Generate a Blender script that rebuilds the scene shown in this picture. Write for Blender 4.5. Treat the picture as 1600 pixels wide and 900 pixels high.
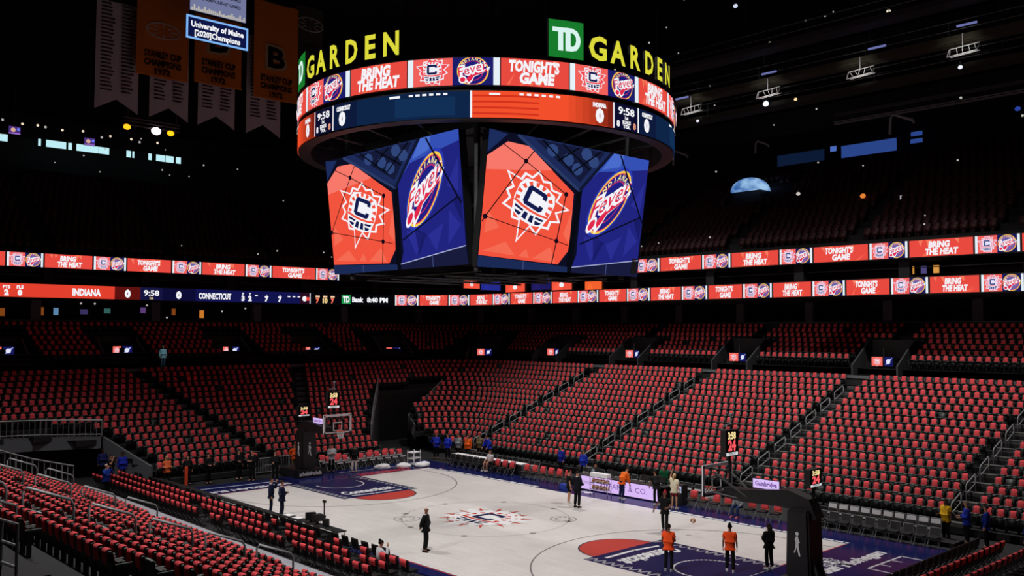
import bpy, bmesh, math, random
import numpy as np
from mathutils import Vector, Matrix
from mathutils.geometry import tessellate_polygon

for o in list(bpy.data.objects):
    bpy.data.objects.remove(o)
S = bpy.context.scene
C = S.collection
PI = math.pi
rnd = random.Random(7)

# ------------------------------------------------------------------ camera
cam_d = bpy.data.cameras.new('camera')
cam_d.lens = 32.08
cam_d.sensor_width = 36.0
cam_d.clip_end = 400
cam = bpy.data.objects.new('camera', cam_d)
C.objects.link(cam)
RX = Vector((0.683275, 0.730156, 0.002588))
UP = Vector((0.031137, -0.032678, 0.998981))
FW = Vector((-0.729497, 0.682498, 0.045063))
CAM = Vector((33.0465, -29.2295, 9.0042))
M = Matrix((RX, UP, -FW)).transposed().to_4x4()
M.translation = CAM
cam.matrix_world = M
S.camera = cam

# ------------------------------------------------------------------ world, exposure, lamps
w = bpy.data.worlds.new('world')
S.world = w
w.use_nodes = True
bg = w.node_tree.nodes['Background']
bg.inputs[0].default_value = (0.55, 0.6, 0.75, 1)
bg.inputs[1].default_value = 0.004
S.view_settings.view_transform = 'Standard'
S.view_settings.look = 'None'
S.view_settings.exposure = 0.0
S.view_settings.gamma = 1.0
S.view_settings.use_curve_mapping = False
S.cycles.use_denoising = True
S.cycles.max_bounces = 5
S.cycles.sample_clamp_indirect = 3.0

COURT_LIGHTS = [(11.3, 15.0, 7.6, 16.2, 16800, 100), (19.9, 14.0, 12.2, 14.3, 2000, 100)]


def spot(name, loc, target, power, angle, blend=1.0, size=0.5, col=(1, 0.97, 0.93)):
    d = bpy.data.lights.new(name, 'SPOT')
    d.energy = power
    d.spot_size = math.radians(angle)
    d.spot_blend = blend
    d.shadow_soft_size = size
    d.color = col
    o = bpy.data.objects.new(name, d)
    C.objects.link(o)
    o.location = loc
    o.rotation_euler = (Vector(target) - Vector(loc)).to_track_quat('-Z', 'Y').to_euler()
    return o


for lx, ly, tx, ty, lp, la in COURT_LIGHTS:
    for sx in (-1, 1):
        for sy in (-1, 1):
            spot('court_light', (sx * lx, sy * ly, 29.0), (sx * tx, sy * ty, 0), lp, la)
for sy in (-1, 1):
    spot('bowl_light', (sy * 9.0, -15.0, 28.5), (sy * 11.0 - 3, 32.0, 7.2), 4200, 36)  # added fill aimed across the court to lift the upper rows
    spot('bowl_light', (0, sy * 15.0, 29.0), (0, sy * 16.2, 0), 1700, 125)

# low fill spots added on the near side to front-light the benches opposite
for hx, tx in ((-14, -6), (8, 9)):
    spot('bench_fill', (hx, -34.0, 23.0), (tx, 10.0, 0.5), 15000, 44, 1.0)
# small coloured pools of light on the dark far stand
spot('pink_pool', (-24, -2, 20), (-30.0, -6.3, 4.9), 700, 5.5, 0.6, 0.1, (1, 0.45, 0.75))
spot('red_pool', (-24, 4, 20), (-31.5, -1.0, 5.4), 700, 4.5, 0.6, 0.1, (1, 0.16, 0.05))
spot('cyan_pool', (-27, -1, 18), (-34.6, -1.6, 7.0), 1500, 5, 0.5, 0.1, (0.6, 0.95, 1))

# ------------------------------------------------------------------ helpers
def lin(h):
    h = h.lstrip('#')
    out = []
    for i in (0, 2, 4):
        c = int(h[i:i + 2], 16) / 255.0
        out.append(c / 12.92 if c <= 0.04045 else ((c + 0.055) / 1.055) ** 2.4)
    return tuple(out)


def mat(name, col, rough=0.6, metal=0.0, noise=0.0, scale=4.0, spec=0.5):
    m = bpy.data.materials.new(name)
    m.use_nodes = True
    nt = m.node_tree
    b = nt.nodes['Principled BSDF']
    c = lin(col) if isinstance(col, str) else col
    b.inputs['Base Color'].default_value = (*c, 1)
    b.inputs['Roughness'].default_value = rough
    b.inputs['Metallic'].default_value = metal
    b.inputs['Specular IOR Level'].default_value = spec
    if noise > 0:
        tc = nt.nodes.new('ShaderNodeTexCoord')
        n = nt.nodes.new('ShaderNodeTexNoise')
        n.inputs['Scale'].default_value = scale
        n.inputs['Detail'].default_value = 3
        mp = nt.nodes.new('ShaderNodeMapRange')
        mp.inputs['To Min'].default_value = 1 - noise
        mp.inputs['To Max'].default_value = 1 + noise
        hs = nt.nodes.new('ShaderNodeHueSaturation')
        hs.inputs['Color'].default_value = (*c, 1)
        nt.links.new(tc.outputs['Object'], n.inputs['Vector'])
        nt.links.new(n.outputs['Fac'], mp.inputs['Value'])
        nt.links.new(mp.outputs['Result'], hs.inputs['Value'])
        nt.links.new(hs.outputs['Color'], b.inputs['Base Color'])
    return m


def emit(name, col, s=1.0):
    m = bpy.data.materials.new(name)
    m.use_nodes = True
    nt = m.node_tree
    nt.nodes.clear()
    e = nt.nodes.new('ShaderNodeEmission')
    o = nt.nodes.new('ShaderNodeOutputMaterial')
    c = lin(col) if isinstance(col, str) else col
    e.inputs[0].default_value = (*c, 1)
    e.inputs[1].default_value = s
    nt.links.new(e.outputs[0], o.inputs[0])
    m.cycles.emission_sampling = 'NONE'
    return m


def attr_mat(name, emission, rough=0.3, strength=1.0):
    m = bpy.data.materials.new(name)
    m.use_nodes = True
    nt = m.node_tree
    at = nt.nodes.new('ShaderNodeAttribute')
    at.attribute_name = 'Col'
    if emission:
        out = nt.nodes['Material Output']
        nt.nodes.remove(nt.nodes['Principled BSDF'])
        e = nt.nodes.new('ShaderNodeEmission')
        e.inputs[1].default_value = strength
        nt.links.new(at.outputs['Color'], e.inputs[0])
        nt.links.new(e.outputs[0], out.inputs[0])
        m.cycles.emission_sampling = 'NONE'
    else:
        b = nt.nodes['Principled BSDF']
        nt.links.new(at.outputs['Color'], b.inputs['Base Color'])
        b.inputs['Roughness'].default_value = rough
        b.inputs['Specular IOR Level'].default_value = 0.04
    return m


M_ = {}
M_['concrete'] = mat('concrete', '#4c4c50', 0.85, noise=0.25, scale=1.3)
M_['dark_concrete'] = mat('dark_concrete', '#17171a', 0.85, noise=0.2, scale=1.0)
M_['black'] = mat('black_paint', '#121214', 0.6)
M_['black_pad'] = mat('black_pad', '#17171a', 0.45)
M_['seat'] = mat('seat_plastic', '#16191a', 0.5)
M_['seat_grey'] = mat('seat_grey', '#5e6a66', 0.45)
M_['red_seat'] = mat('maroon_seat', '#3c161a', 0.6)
M_['shirt'] = mat('red_cotton', (0.74, 0.060, 0.074), 0.85, noise=0.22, scale=1.7)
M_['steel'] = mat('steel', '#8c8f94', 0.45, 0.3)
M_['rail'] = mat('rail_grey', '#85878a', 0.45, 0.2)
M_['white'] = mat('white_paint', '#f0f0f4', 0.6)
M_['wall'] = mat('wall_paint', '#1b1b1f', 0.8, noise=0.2)
M_['grey_wall'] = mat('grey_wall', '#63666c', 0.8, noise=0.1)
M_['step'] = mat('step_edge', '#7a7a72', 0.8, noise=0.2)
M_['walk'] = mat('walkway', '#9a9ba4', 0.8, noise=0.25, scale=2.0)
M_['orange'] = mat('rim_orange', '#d8451c', 0.5)
M_['net'] = mat('net_white', '#e6e6e6', 0.8)
M_['steel_dark'] = mat('steel_dark', '#3a3a3c', 0.5, 0.3)
M_['olive'] = mat('catwalk_paint', '#3e3a2c', 0.8, noise=0.3)
M_['chrome'] = mat('chrome', '#d0d0d0', 0.2, 0.9)
M_['glassboard'] = None
gm = bpy.data.materials.new('backboard_glass')
gm.use_nodes = True
gb = gm.node_tree.nodes['Principled BSDF']
gb.inputs['Base Color'].default_value = (1, 1, 1, 1)
gb.inputs['Transmission Weight'].default_value = 1.0
gb.inputs['Roughness'].default_value = 0.0
gb.inputs['IOR'].default_value = 1.02
M_['glassboard'] = gm
ART = attr_mat('led_screen', True)
PRINT = attr_mat('court_paint', False, 0.28)
CLOTHPRINT = attr_mat('printed_cloth', False, 0.85)


class MB:
    """collects geometry, then links it as one mesh object"""
    def __init__(s):
        s.v, s.f, s.m = [], [], []

    def add(s, verts, faces, mi=0):
        k = len(s.v)
        s.v += [tuple(p) for p in verts]
        s.f += [tuple(i + k for i in f) for f in faces]
        s.m += [mi] * len(faces)

    def box(s, c, d, rz=0.0, mi=0, rx=0.0, ry=0.0):
        hx, hy, hz = d[0] / 2, d[1] / 2, d[2] / 2
        R = Matrix.Rotation(rz, 3, 'Z') @ Matrix.Rotation(ry, 3, 'Y') @ Matrix.Rotation(rx, 3, 'X')
        vs = [Vector(c) + R @ Vector((x * hx, y * hy, z * hz)) for z in (-1, 1) for x, y in ((-1, -1), (1, -1), (1, 1), (-1, 1))]
        s.add(vs, [(3, 2, 1, 0), (4, 5, 6, 7), (0, 1, 5, 4), (1, 2, 6, 5), (2, 3, 7, 6), (3, 0, 4, 7)], mi)

    def tube(s, pts, r, n=6, mi=0, cap=True):
        pts = [Vector(p) for p in pts]
        rs = r if isinstance(r, (list, tuple)) else [r] * len(pts)
        k = len(s.v)
        u = None
        for i, p in enumerate(pts):
            t = (pts[min(i + 1, len(pts) - 1)] - pts[max(i - 1, 0)]).normalized()
            a = Vector((0, 0, 1)) if abs(t.z) < 0.95 else Vector((1, 0, 0))
            if u is None:
                u = t.cross(a).normalized()
            else:
                u = (u - t * u.dot(t)).normalized()
            v = t.cross(u)
            for j in range(n):
                th = 2 * PI * j / n
                s.v.append(tuple(p + (u * math.cos(th) + v * math.sin(th)) * rs[i]))
        for i in range(len(pts) - 1):
            for j in range(n):
                a, b = k + i * n + j, k + i * n + (j + 1) % n
                s.f.append((a, b, b + n, a + n))
                s.m.append(mi)
        if cap:
            s.f.append(tuple(k + j for j in reversed(range(n))))
            s.f.append(tuple(k + (len(pts) - 1) * n + j for j in range(n)))
            s.m += [mi, mi]

    def ball(s, c, r, nu=10, nv=7, mi=0, sc=(1, 1, 1)):
        k = len(s.v)
        for i in range(nv + 1):
            ph = PI * i / nv
            for j in range(nu):
                th = 2 * PI * j / nu
                s.v.append((c[0] + r * sc[0] * math.sin(ph) * math.cos(th), c[1] + r * sc[1] * math.sin(ph) * math.sin(th), c[2] + r * sc[2] * math.cos(ph)))
        for i in range(nv):
            for j in range(nu):
                a, b = k + i * nu + j, k + i * nu + (j + 1) % nu
                s.f.append((a, a + nu, b + nu, b))
                s.m.append(mi)

    def build(s, name, mats, parent=None, smooth=False):
        me = bpy.data.meshes.new(name)
        me.from_pydata(s.v, [], s.f)
        for m in (mats if isinstance(mats, (list, tuple)) else [mats]):
            me.materials.append(m)
        if any(s.m):
            me.polygons.foreach_set('material_index', s.m)
        if smooth:
            me.polygons.foreach_set('use_smooth', [True] * len(me.polygons))
        me.update()
        o = bpy.data.objects.new(name, me)
        C.objects.link(o)
        if parent is not None:
            o.parent = parent
        return o


USED = set()


def tag(o, label, cat, group=None, kind=None):
    assert label not in USED or group, label
    USED.add(label)
    o['label'] = label
    o['category'] = cat
    if group:
        o['group'] = group
    if kind:
        o['kind'] = kind
    return o


def struct(o):
    o['kind'] = 'structure'
    return o


def empty(name, loc=(0, 0, 0), rz=0.0):
    o = bpy.data.objects.new(name, None)
    o.empty_display_size = 0.1
    C.objects.link(o)
    o.location = loc
    o.rotation_euler = (0, 0, rz)
    return o


ONES = ['zeroth', 'first', 'second', 'third', 'fourth', 'fifth', 'sixth', 'seventh', 'eighth', 'ninth', 'tenth', 'eleventh', 'twelfth',
        'thirteenth', 'fourteenth', 'fifteenth', 'sixteenth', 'seventeenth', 'eighteenth', 'nineteenth']
TENS = {20: 'twenty', 30: 'thirty', 40: 'forty', 50: 'fifty', 60: 'sixty', 70: 'seventy', 80: 'eighty', 90: 'ninety'}


def nth(n):
    if n < 20:
        return ONES[n]
    t, u = n // 10 * 10, n % 10
    if u == 0:
        return TENS[t][:-1] + 'ieth'
    return TENS[t] + '-' + ONES[u]


# ------------------------------------------------------------------ flat artwork (screens, paint) and lettering
GLYPH = {}


def glyphs(txt, bold=0.03, extrude=0.0, shear=0.0):
    key = (txt, bold, extrude, shear)
    if key in GLYPH:
        return GLYPH[key]
    res = []
    for t in (txt, 'H'):
        cu = bpy.data.curves.new('lettering', 'FONT')
        cu.body = t
        cu.offset = bold if t == txt else 0
        cu.resolution_u = 2
        cu.extrude = extrude
        cu.shear = shear
        ob = bpy.data.objects.new('lettering', cu)
        C.objects.link(ob)
        bpy.context.view_layer.update()
        me = bpy.data.meshes.new_from_object(ob.evaluated_get(bpy.context.evaluated_depsgraph_get()))
        v = np.zeros(len(me.vertices) * 3)
        me.vertices.foreach_get('co', v)
        res.append((v.reshape(-1, 3), [tuple(p.vertices) for p in me.polygons]))
        bpy.data.objects.remove(ob)
        bpy.data.curves.remove(cu)
        bpy.data.meshes.remove(me)
    v, f = res[0]
    h = res[1][0][:, 1].max()
    v = v / h
    v[:, 0] -= v[:, 0].min()
    GLYPH[key] = (v, f)
    return GLYPH[key]


class Art:
    """flat coloured shapes laid in thin layers over a surface given by fn(u, v, lift)"""
    def __init__(s, fn, step=0.004):
        s.fn, s.step = fn, step
        s.v, s.f, s.c = [], [], []

    def tris(s, pts, faces, col, layer):
        col = lin(col) if isinstance(col, str) else col
        k = len(s.v)
        s.v += [tuple(s.fn(p[0], p[1], layer * s.step)) for p in pts]
        s.f += [tuple(i + k for i in f) for f in faces]
        s.c += [col] * len(faces)

    def poly(s, pts, col, layer=1):
        t = tessellate_polygon([[Vector((p[0], p[1], 0)) for p in pts]])
        fixed = []
        for a, b, c in t:
            ax, ay, bx, by, cx, cy = *pts[a][:2], *pts[b][:2], *pts[c][:2]
            fixed.append((a, b, c) if (bx - ax) * (cy - ay) - (by - ay) * (cx - ax) > 0 else (a, c, b))
        s.tris(pts, fixed, col, layer)

    def rect(s, u0, v0, u1, v1, col, layer=1, n=1):
        for i in range(n):
            a, b = u0 + (u1 - u0) * i / n, u0 + (u1 - u0) * (i + 1) / n
            s.tris([(a, v0), (b, v0), (b, v1), (a, v1)], [(0, 1, 2, 3)], col, layer)

    def stroke(s, pts, wd, col, layer=1, closed=False):
        n = len(pts)
        for i in range(n if closed else n - 1):
            a, b = pts[i], pts[(i + 1) % n]
            dx, dy = b[0] - a[0], b[1] - a[1]
            L = math.hypot(dx, dy) or 1
            ex, ey = dx / L * wd * 0.25, dy / L * wd * 0.25
            nx, ny = -dy / L * wd / 2, dx / L * wd / 2
            s.tris([(a[0] - ex - nx, a[1] - ey - ny), (b[0] + ex - nx, b[1] + ey - ny), (b[0] + ex + nx, b[1] + ey + ny), (a[0] - ex + nx, a[1] - ey + ny)],
                   [(0, 1, 2, 3)], col, layer)

    def text(s, txt, u, v, h, col, layer=1, bold=0.03, align='c', sx=1.0, shear=0.0, rot=0.0, width=None):
        gv, gf = glyphs(txt, bold, 0.0, shear)
        wd = gv[:, 0].max() * h * sx
        if width:
            sx *= width / wd
            wd = width
        off = {'c': -wd / 2, 'l': 0, 'r': -wd}[align]
        ca, sa = math.cos(rot), math.sin(rot)
        pts = []
        for x, y, _ in gv:
            a, b = x * h * sx + off, y * h
            pts.append((u + a * ca - b * sa, v + a * sa + b * ca))
        s.tris(pts, gf, col, layer)

    def build(s, name, material, parent=None):
        me = bpy.data.meshes.new(name)
        me.from_pydata(s.v, [], s.f)
        me.materials.append(material)
        at = me.color_attributes.new('Col', 'FLOAT_COLOR', 'CORNER')
        arr = []
        for f, c in zip(s.f, s.c):
            arr += [c[0], c[1], c[2], 1.0] * len(f)
        at.data.foreach_set('color', arr)
        me.update()
        o = bpy.data.objects.new(name, me)
        C.objects.link(o)
        if parent is not None:
            o.parent = parent
        return o


def circ(cx, cy, r, n=24, a0=0.0, a1=2 * PI, ry=None):
    ry = ry or r
    full = abs(a1 - a0 - 2 * PI) < 1e-6
    m = n if full else n + 1
    return [(cx + r * math.cos(a0 + (a1 - a0) * i / n), cy + ry * math.sin(a0 + (a1 - a0) * i / n)) for i in range(m)]


WHITE, ORANGE, NAVY = '#f4f4fa', '#f2503c', '#141c4e'


def sun_emblem(a, T, L, white=WHITE, red=ORANGE, navy=NAVY, star=None):
    """sunburst ball with block C; T maps unit coords to the surface"""
    rays = []
    N = 13
    for i in range(N):
        th = -PI / 2 + 2 * PI * i / N
        long_ = 1.42 if i == 0 else (1.2 if i in (4, 9) else (1.02 if i % 2 else 0.92))
        rays.append((long_ * math.cos(th), long_ * math.sin(th)))
        th2 = th + PI / N
        rays.append((0.79 * math.cos(th2), 0.79 * math.sin(th2)))
    a.poly([T(*p) for p in rays], white, L)
    a.poly([T(p[0] * 0.90, p[1] * 0.90) for p in rays], star or red, L + 1)
    body = [(-0.60, 0.30), (-0.50, 0.55), (-0.2, 0.64), (0.2, 0.64), (0.50, 0.55), (0.60, 0.30), (0.6, -0.15), (0.5, -0.58), (0.2, -0.72), (-0.2, -0.72), (-0.5, -0.58), (-0.6, -0.15)]
    a.poly([T(p[0] * 1.02, p[1] * 0.98) for p in body], white, L + 2)
    for i in range(10):
        th = PI * (i / 9.0) * 1.16 - 0.08 * PI
        r0, r1, dw = 0.46, 0.60, 0.085
        q = [(r0, th - dw), (r1, th - dw * 1.3), (r1, th + dw * 1.3), (r0, th + dw)]
        a.poly([T(r * math.cos(t), r * math.sin(t) * 1.02 + 0.02) for r, t in q], red, L + 3)
    c = [(0.32, 0.23), (0.32, 0.36), (0.24, 0.44), (-0.26, 0.44), (-0.34, 0.35), (-0.34, -0.12), (-0.26, -0.21), (0.24, -0.21), (0.32, -0.13), (0.32, 0.0), (0.18, 0.0),
         (0.18, -0.07), (-0.19, -0.07), (-0.19, 0.30), (0.18, 0.30), (0.18, 0.23)]
    a.poly([T(*p) for p in c], navy, L + 4)
    band = [(-0.56, -0.22), (-0.3, -0.28), (0.0, -0.30), (0.3, -0.28), (0.56, -0.22)]
    a.stroke([T(*p) for p in band], abs(T(0.07, 0)[0] - T(0, 0)[0]) + abs(T(0, 0.02)[1] - T(0, 0)[1]), red, L + 4)
    for q in ([(-0.5, -0.34), (-0.2, -0.38), (-0.2, -0.45), (-0.48, -0.42)], [(-0.46, -0.50), (-0.22, -0.50), (-0.26, -0.62), (-0.40, -0.58)], [(-0.15, -0.40), (-0.03, -0.41), (-0.03, -0.64), (-0.18, -0.62)],
              [(0.05, -0.41), (0.16, -0.40), (0.2, -0.62), (0.05, -0.64)], [(0.22, -0.38), (0.5, -0.34), (0.47, -0.42), (0.22, -0.45)], [(0.24, -0.50), (0.46, -0.48), (0.40, -0.58), (0.28, -0.62)]):
        a.poly([T(*p) for p in q], navy, L + 4)


def fever_emblem(a, T, L, bg='#20206e'):
    """ringed oval with arched INDIANA and the slanted script Fever over a flaming ball"""
    lw = math.hypot(T(0.1, 0)[0] - T(0, 0)[0], T(0.1, 0)[1] - T(0, 0)[1]) * 10
    a.poly([T(*p) for p in circ(0, 0, 1.0, 30)], '#f6d04a', L)
    a.poly([T(*p) for p in circ(0, 0, 0.93, 30)], '#e2365c', L + 1)
    a.poly([T(*p) for p in circ(0, 0, 0.89, 30)], bg, L + 2)
    a.poly([T(*p) for p in circ(0, 0, 0.68, 28)], '#c83062', L + 3)
    a.poly([T(*p) for p in circ(0, 0, 0.64, 28)], bg, L + 4)
    for i, ch in enumerate('INDIANA'):
        th = math.radians(160 - i * 17.5)
        r = 0.785
        gv, gf = glyphs(ch, 0.03)
        h, wd = 0.17, gv[:, 0].max() * 0.17
        ca, sa = math.cos(th - PI / 2), math.sin(th - PI / 2)
        pts = []
        for x, y, _ in gv:
            px, py = x * h - wd / 2, y * h - h / 2
            pts.append(T(r * math.cos(th) + px * ca - py * sa, r * math.sin(th) + px * sa + py * ca))
        a.tris(pts, gf, '#f8e6a0', L + 5)
    # swoosh
    sw = [(-0.45, -0.70), (-0.25, -0.35), (0.2, -0.05), (0.8, 0.12), (1.08, 0.30), (1.02, 0.05), (0.6, -0.18), (0.1, -0.42), (-0.05, -0.75), (-0.25, -0.98)]
    a.poly([T(*p) for p in sw], WHITE, L + 5)
    a.poly([T(-0.1 + (p[0] + 0.1) * 0.86, -0.3 + (p[1] + 0.3) * 0.72) for p in sw], '#e0284c', L + 6)
    a.poly([T(*p) for p in circ(-0.62, -0.62, 0.26, 12)], WHITE, L + 6)
    a.poly([T(*p) for p in circ(-0.62, -0.62, 0.17, 12)], '#e0284c', L + 7)
    for k, bold, col, lay in ((0, 0.11, WHITE, 7), (1, 0.0, '#e0284c', 8)):
        gv, gf = glyphs('Fever', bold, 0.0, 0.25)
        wd = gv[:, 0].max()
        r = math.radians(17)
        pts = []
        for x, y, _ in gv:
            px, py = (x - wd / 2) * 1.95 / wd, y * 0.62 - 0.22
            pts.append(T(px * math.cos(r) - py * math.sin(r), px * math.sin(r) + py * math.cos(r) + 0.05))
        a.tris(pts, gf, col, L + lay)
    _ = lw


def place(u, v, su, sv=None, lo=-1e9, hi=1e9):
    """unit square to surface, kept between the lines v = lo and v = hi"""
    sv = sv or su
    return lambda x, y: (u + x * su, min(max(v + y * sv, lo), hi))

# ================================================================== THE SETTING
# ------------------------------------------------------------------ court
f = MB(); f.box((-2, 3, -0.16), (110, 110, 0.2)); struct(f.build('floor', M_['dark_concrete']))

wood = bpy.data.materials.new('maple_boards')
wood.use_nodes = True
nt = wood.node_tree
b = nt.nodes['Principled BSDF']
tc = nt.nodes.new('ShaderNodeTexCoord')
mp = nt.nodes.new('ShaderNodeMapping')
br = nt.nodes.new('ShaderNodeTexBrick')
br.inputs['Scale'].default_value = 1.0
br.inputs['Brick Width'].default_value = 1.2
br.inputs['Row Height'].default_value = 0.09
br.inputs['Mortar Size'].default_value = 0.003
br.inputs['Color1'].default_value = (0.80, 0.765, 0.75, 1)
br.inputs['Color2'].default_value = (0.73, 0.70, 0.69, 1)
br.inputs['Mortar'].default_value = (0.55, 0.51, 0.50, 1)
ns = nt.nodes.new('ShaderNodeTexNoise')
ns.inputs['Scale'].default_value = 0.55
ns.inputs['Detail'].default_value = 4
mr = nt.nodes.new('ShaderNodeMapRange')
mr.inputs['To Min'].default_value = 0.86
mr.inputs['To Max'].default_value = 1.1
hs = nt.nodes.new('ShaderNodeHueSaturation')
nt.links.new(tc.outputs['Object'], mp.inputs['Vector'])
nt.links.new(mp.outputs['Vector'], br.inputs['Vector'])
nt.links.new(tc.outputs['Object'], ns.inputs['Vector'])
nt.links.new(ns.outputs['Fac'], mr.inputs['Value'])
nt.links.new(mr.outputs['Result'], hs.inputs['Value'])
nt.links.new(br.outputs['Color'], hs.inputs['Color'])
nt.links.new(hs.outputs['Color'], b.inputs['Base Color'])
b.inputs['Roughness'].default_value = 0.32
b.inputs['Specular IOR Level'].default_value = 0.25

f = MB(); f.box((0, 0, -0.03), (28.65, 15.24, 0.06)); court = struct(f.build('court_floor', wood))
APRON = (-17.3, -8.35, 17.75, 9.75)
f = MB()
x0, y0, x1, y1 = APRON
f.box(((x0 - 14.325) / 2, (y0 + y1) / 2, -0.03), (-14.325 - x0, y1 - y0, 0.06))
f.box(((x1 + 14.325) / 2, (y0 + y1) / 2, -0.03), (x1 - 14.325, y1 - y0, 0.06))
f.box((0, (y1 + 7.62) / 2, -0.03), (28.65, y1 - 7.62, 0.06))
f.box((0, (y0 - 7.62) / 2, -0.03), (28.65, -7.62 - y0, 0.06))
f.build('apron', mat('navy_gloss', (0.010, 0.014, 0.085), 0.15, spec=0.03), court)

a = Art(lambda u, v, l: (u, v, 0.002 + l), 0.0012)
KEYC, REDP, GREYL = (0.012, 0.017, 0.075), (0.50, 0.062, 0.05), (0.20, 0.19, 0.20)
for s in (-1, 1):
    R = (lambda s: (lambda x, y: (s * x, s * y)))(s)
    T = R
    # lane with zigzag borders
    a.poly([T(8.53, -2.44), T(14.3, -2.44), T(14.3, 2.44), T(8.53, 2.44)], KEYC, 1)
    for yy in (-2.14, 2.14):
        pts = []
        n = 26
        for i in range(n + 1):
            pts.append(T(8.6 + 5.7 * i / n, yy + (0.2 if i % 2 else -0.2)))
        a.stroke(pts, 0.085, (0.42, 0.42, 0.46), 2)
    pts = [T(8.53 - 1.83 * math.sin(PI * i / 28), 1.83 * math.cos(PI * i / 28)) for i in range(29)]
    a.poly(pts if s < 0 else pts, REDP, 1)
    a.stroke(pts, 0.07, (0.09, 0.08, 0.10), 2)
    rim = 12.75
    pts = [T(rim - 1.35 * math.sin(PI * i / 24), 1.35 * math.cos(PI * i / 24)) for i in range(25)]
    pts = [T(rim + 0.35, 1.35)] + pts + [T(rim + 0.35, -1.35)]
    a.stroke(pts, 0.09, (0.72, 0.72, 0.76), 3)
    # lettering at the free throw end of the lane
    a.text('Connecticut', *T(9.55, 0.0), 0.8, (0.75, 0.75, 0.78), 3, bold=0.045, rot=-PI / 2 if s > 0 else PI / 2, width=3.3, shear=0.2)
    a.stroke([T(9.0, -1.6), T(8.95, 0.2), T(9.15, 1.5)], 0.16, (0.75, 0.75, 0.78), 3)
    # three point line
    th0 = math.asin(6.70 / 6.75)
    pts = [T(14.3, -6.70)] + [T(rim - 6.75 * math.cos(t), 6.75 * math.sin(t)) for t in np.linspace(-th0, th0, 60)] + [T(14.3, 6.70)]
    a.stroke(pts, 0.06, GREYL, 1)
    # end line
    a.stroke([T(14.3, -7.6), T(14.3, -2.45)], 0.07, (0.45, 0.05, 0.06), 1)
    a.stroke([T(14.3, 2.45), T(14.3, 7.6)], 0.07, (0.45, 0.05, 0.06), 1)
    for yy in (-7.6, 7.6):
        a.stroke([T(4.4, yy), T(14.3, yy)], 0.10, (0.75, 0.74, 0.76), 1)
    # ghost emblems beside the middle
a.stroke([(-14.3, -7.66), (14.3, -7.66)], 0.10, (0.45, 0.05, 0.06), 1)
a.stroke(circ(0, 0, 1.83, 40), 0.05, GREYL, 1, True)
a.stroke(circ(0, 0, 4.0, 40), 0.05, (0.47, 0.44, 0.44), 1, True)
for ang in (35, 80, 125, 215, 260, 305, 350, 170):
    t = math.radians(ang)
    a.poly(circ(4.0 * math.cos(t), 4.0 * math.sin(t), 0.16, 8), (0.33, 0.31, 0.31), 1)
for gx, gy in ((-2.3, -2.95), (2.75, 2.5)):
    a.stroke(circ(gx, gy, 0.62, 14), 0.07, (0.36, 0.34, 0.34), 1, True)
    for i in range(9):
        t = 2 * PI * i / 9
        a.poly(circ(gx + 0.36 * math.cos(t), gy + 0.36 * math.sin(t), 0.09, 6), (0.34, 0.32, 0.32), 1)
sun_emblem(a, place(0, 0, 2.0, 2.0), 2, (0.80, 0.80, 0.82), (0.55, 0.05, 0.04), (0.012, 0.02, 0.07), star=(0.80, 0.80, 0.82))
for i in range(13):
    t = -PI / 2 + 2 * PI * (i + 0.5) / 13
    for r0, r1, w_ in ((1.72, 2.35, 0.10), (1.45, 1.62, 0.14)):
        c_, s_ = math.cos(t), math.sin(t)
        a.poly([(r0 * c_ - w_ * s_, r0 * s_ + w_ * c_), (r1 * c_ - .02 * s_, r1 * s_ + .02 * c_), (r0 * c_ + w_ * s_, r0 * s_ - w_ * c_)][::-1], (0.55, 0.05, 0.04), 3)
a.build('court_paint', PRINT, court)

a = Art(lambda u, v, l: (u, v, 0.002 + l), 0.0012)
WP = (0.72, 0.72, 0.76)
# white box with tick marks on the corner of the apron
a.stroke([(17.7, 7.25), (16.8, 7.25), (16.74, 4.5), (17.7, 4.45)], 0.09, WP, 1)
for yy in (5.4, 6.35):
    a.stroke([(16.78, yy), (17.2, yy)], 0.08, WP, 1)
a.text('Mohegan', 16.15, 5.75, 0.55, WP, 1, bold=0.05, rot=PI / 2, width=3.3, shear=0.2)
a.text('Sun', 16.1, 3.25, 0.6, WP, 1, bold=0.06, rot=PI / 2, width=1.2, shear=0.2)
sun_emblem(a, place(15.2, 4.2, 0.75), 1, WP, (0.02, 0.03, 0.09), (0.02, 0.03, 0.09))
a.text('CONNECTICUT', -15.15, 4.55, 0.62, (0.55, 0.045, 0.06), 1, bold=0.05, rot=-PI / 2, width=3.9)
a.text('MOHEGAN SUN', -15.25, -4.6, 0.5, WP, 1, bold=0.05, rot=-PI / 2, width=5.2)
a.stroke([(-16.4, -7.4), (-16.1, -2.0)], 0.12, WP, 1)
a.stroke([(-16.3, 2.2), (-16.0, 8.0)], 0.10, (0.5, 0.5, 0.53), 1)
rr = random.Random(3)
for xa, xb in ((-13.4, -4.3), (4.6, 14.3)):
    x = xa
    while x < xb:
        L = rr.uniform(0.25, 0.6)
        a.rect(x, 7.78 - rr.uniform(0.02, 0.07), min(x + L, xb), 7.92 + rr.uniform(0.0, 0.07), WP, 1)
        x += L + rr.uniform(0.03, 0.16)
a.text('W', -1.9, 8.35, 0.5, (0.7, 0.7, 0.75), 1)
a.poly(circ(-1.2, 8.6, 0.25, 14), (0.7, 0.7, 0.75), 1)
a.build('apron_lettering', PRINT, court)

# ------------------------------------------------------------------ seating bowl
EX, FY = 19.3, 13.1


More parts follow.
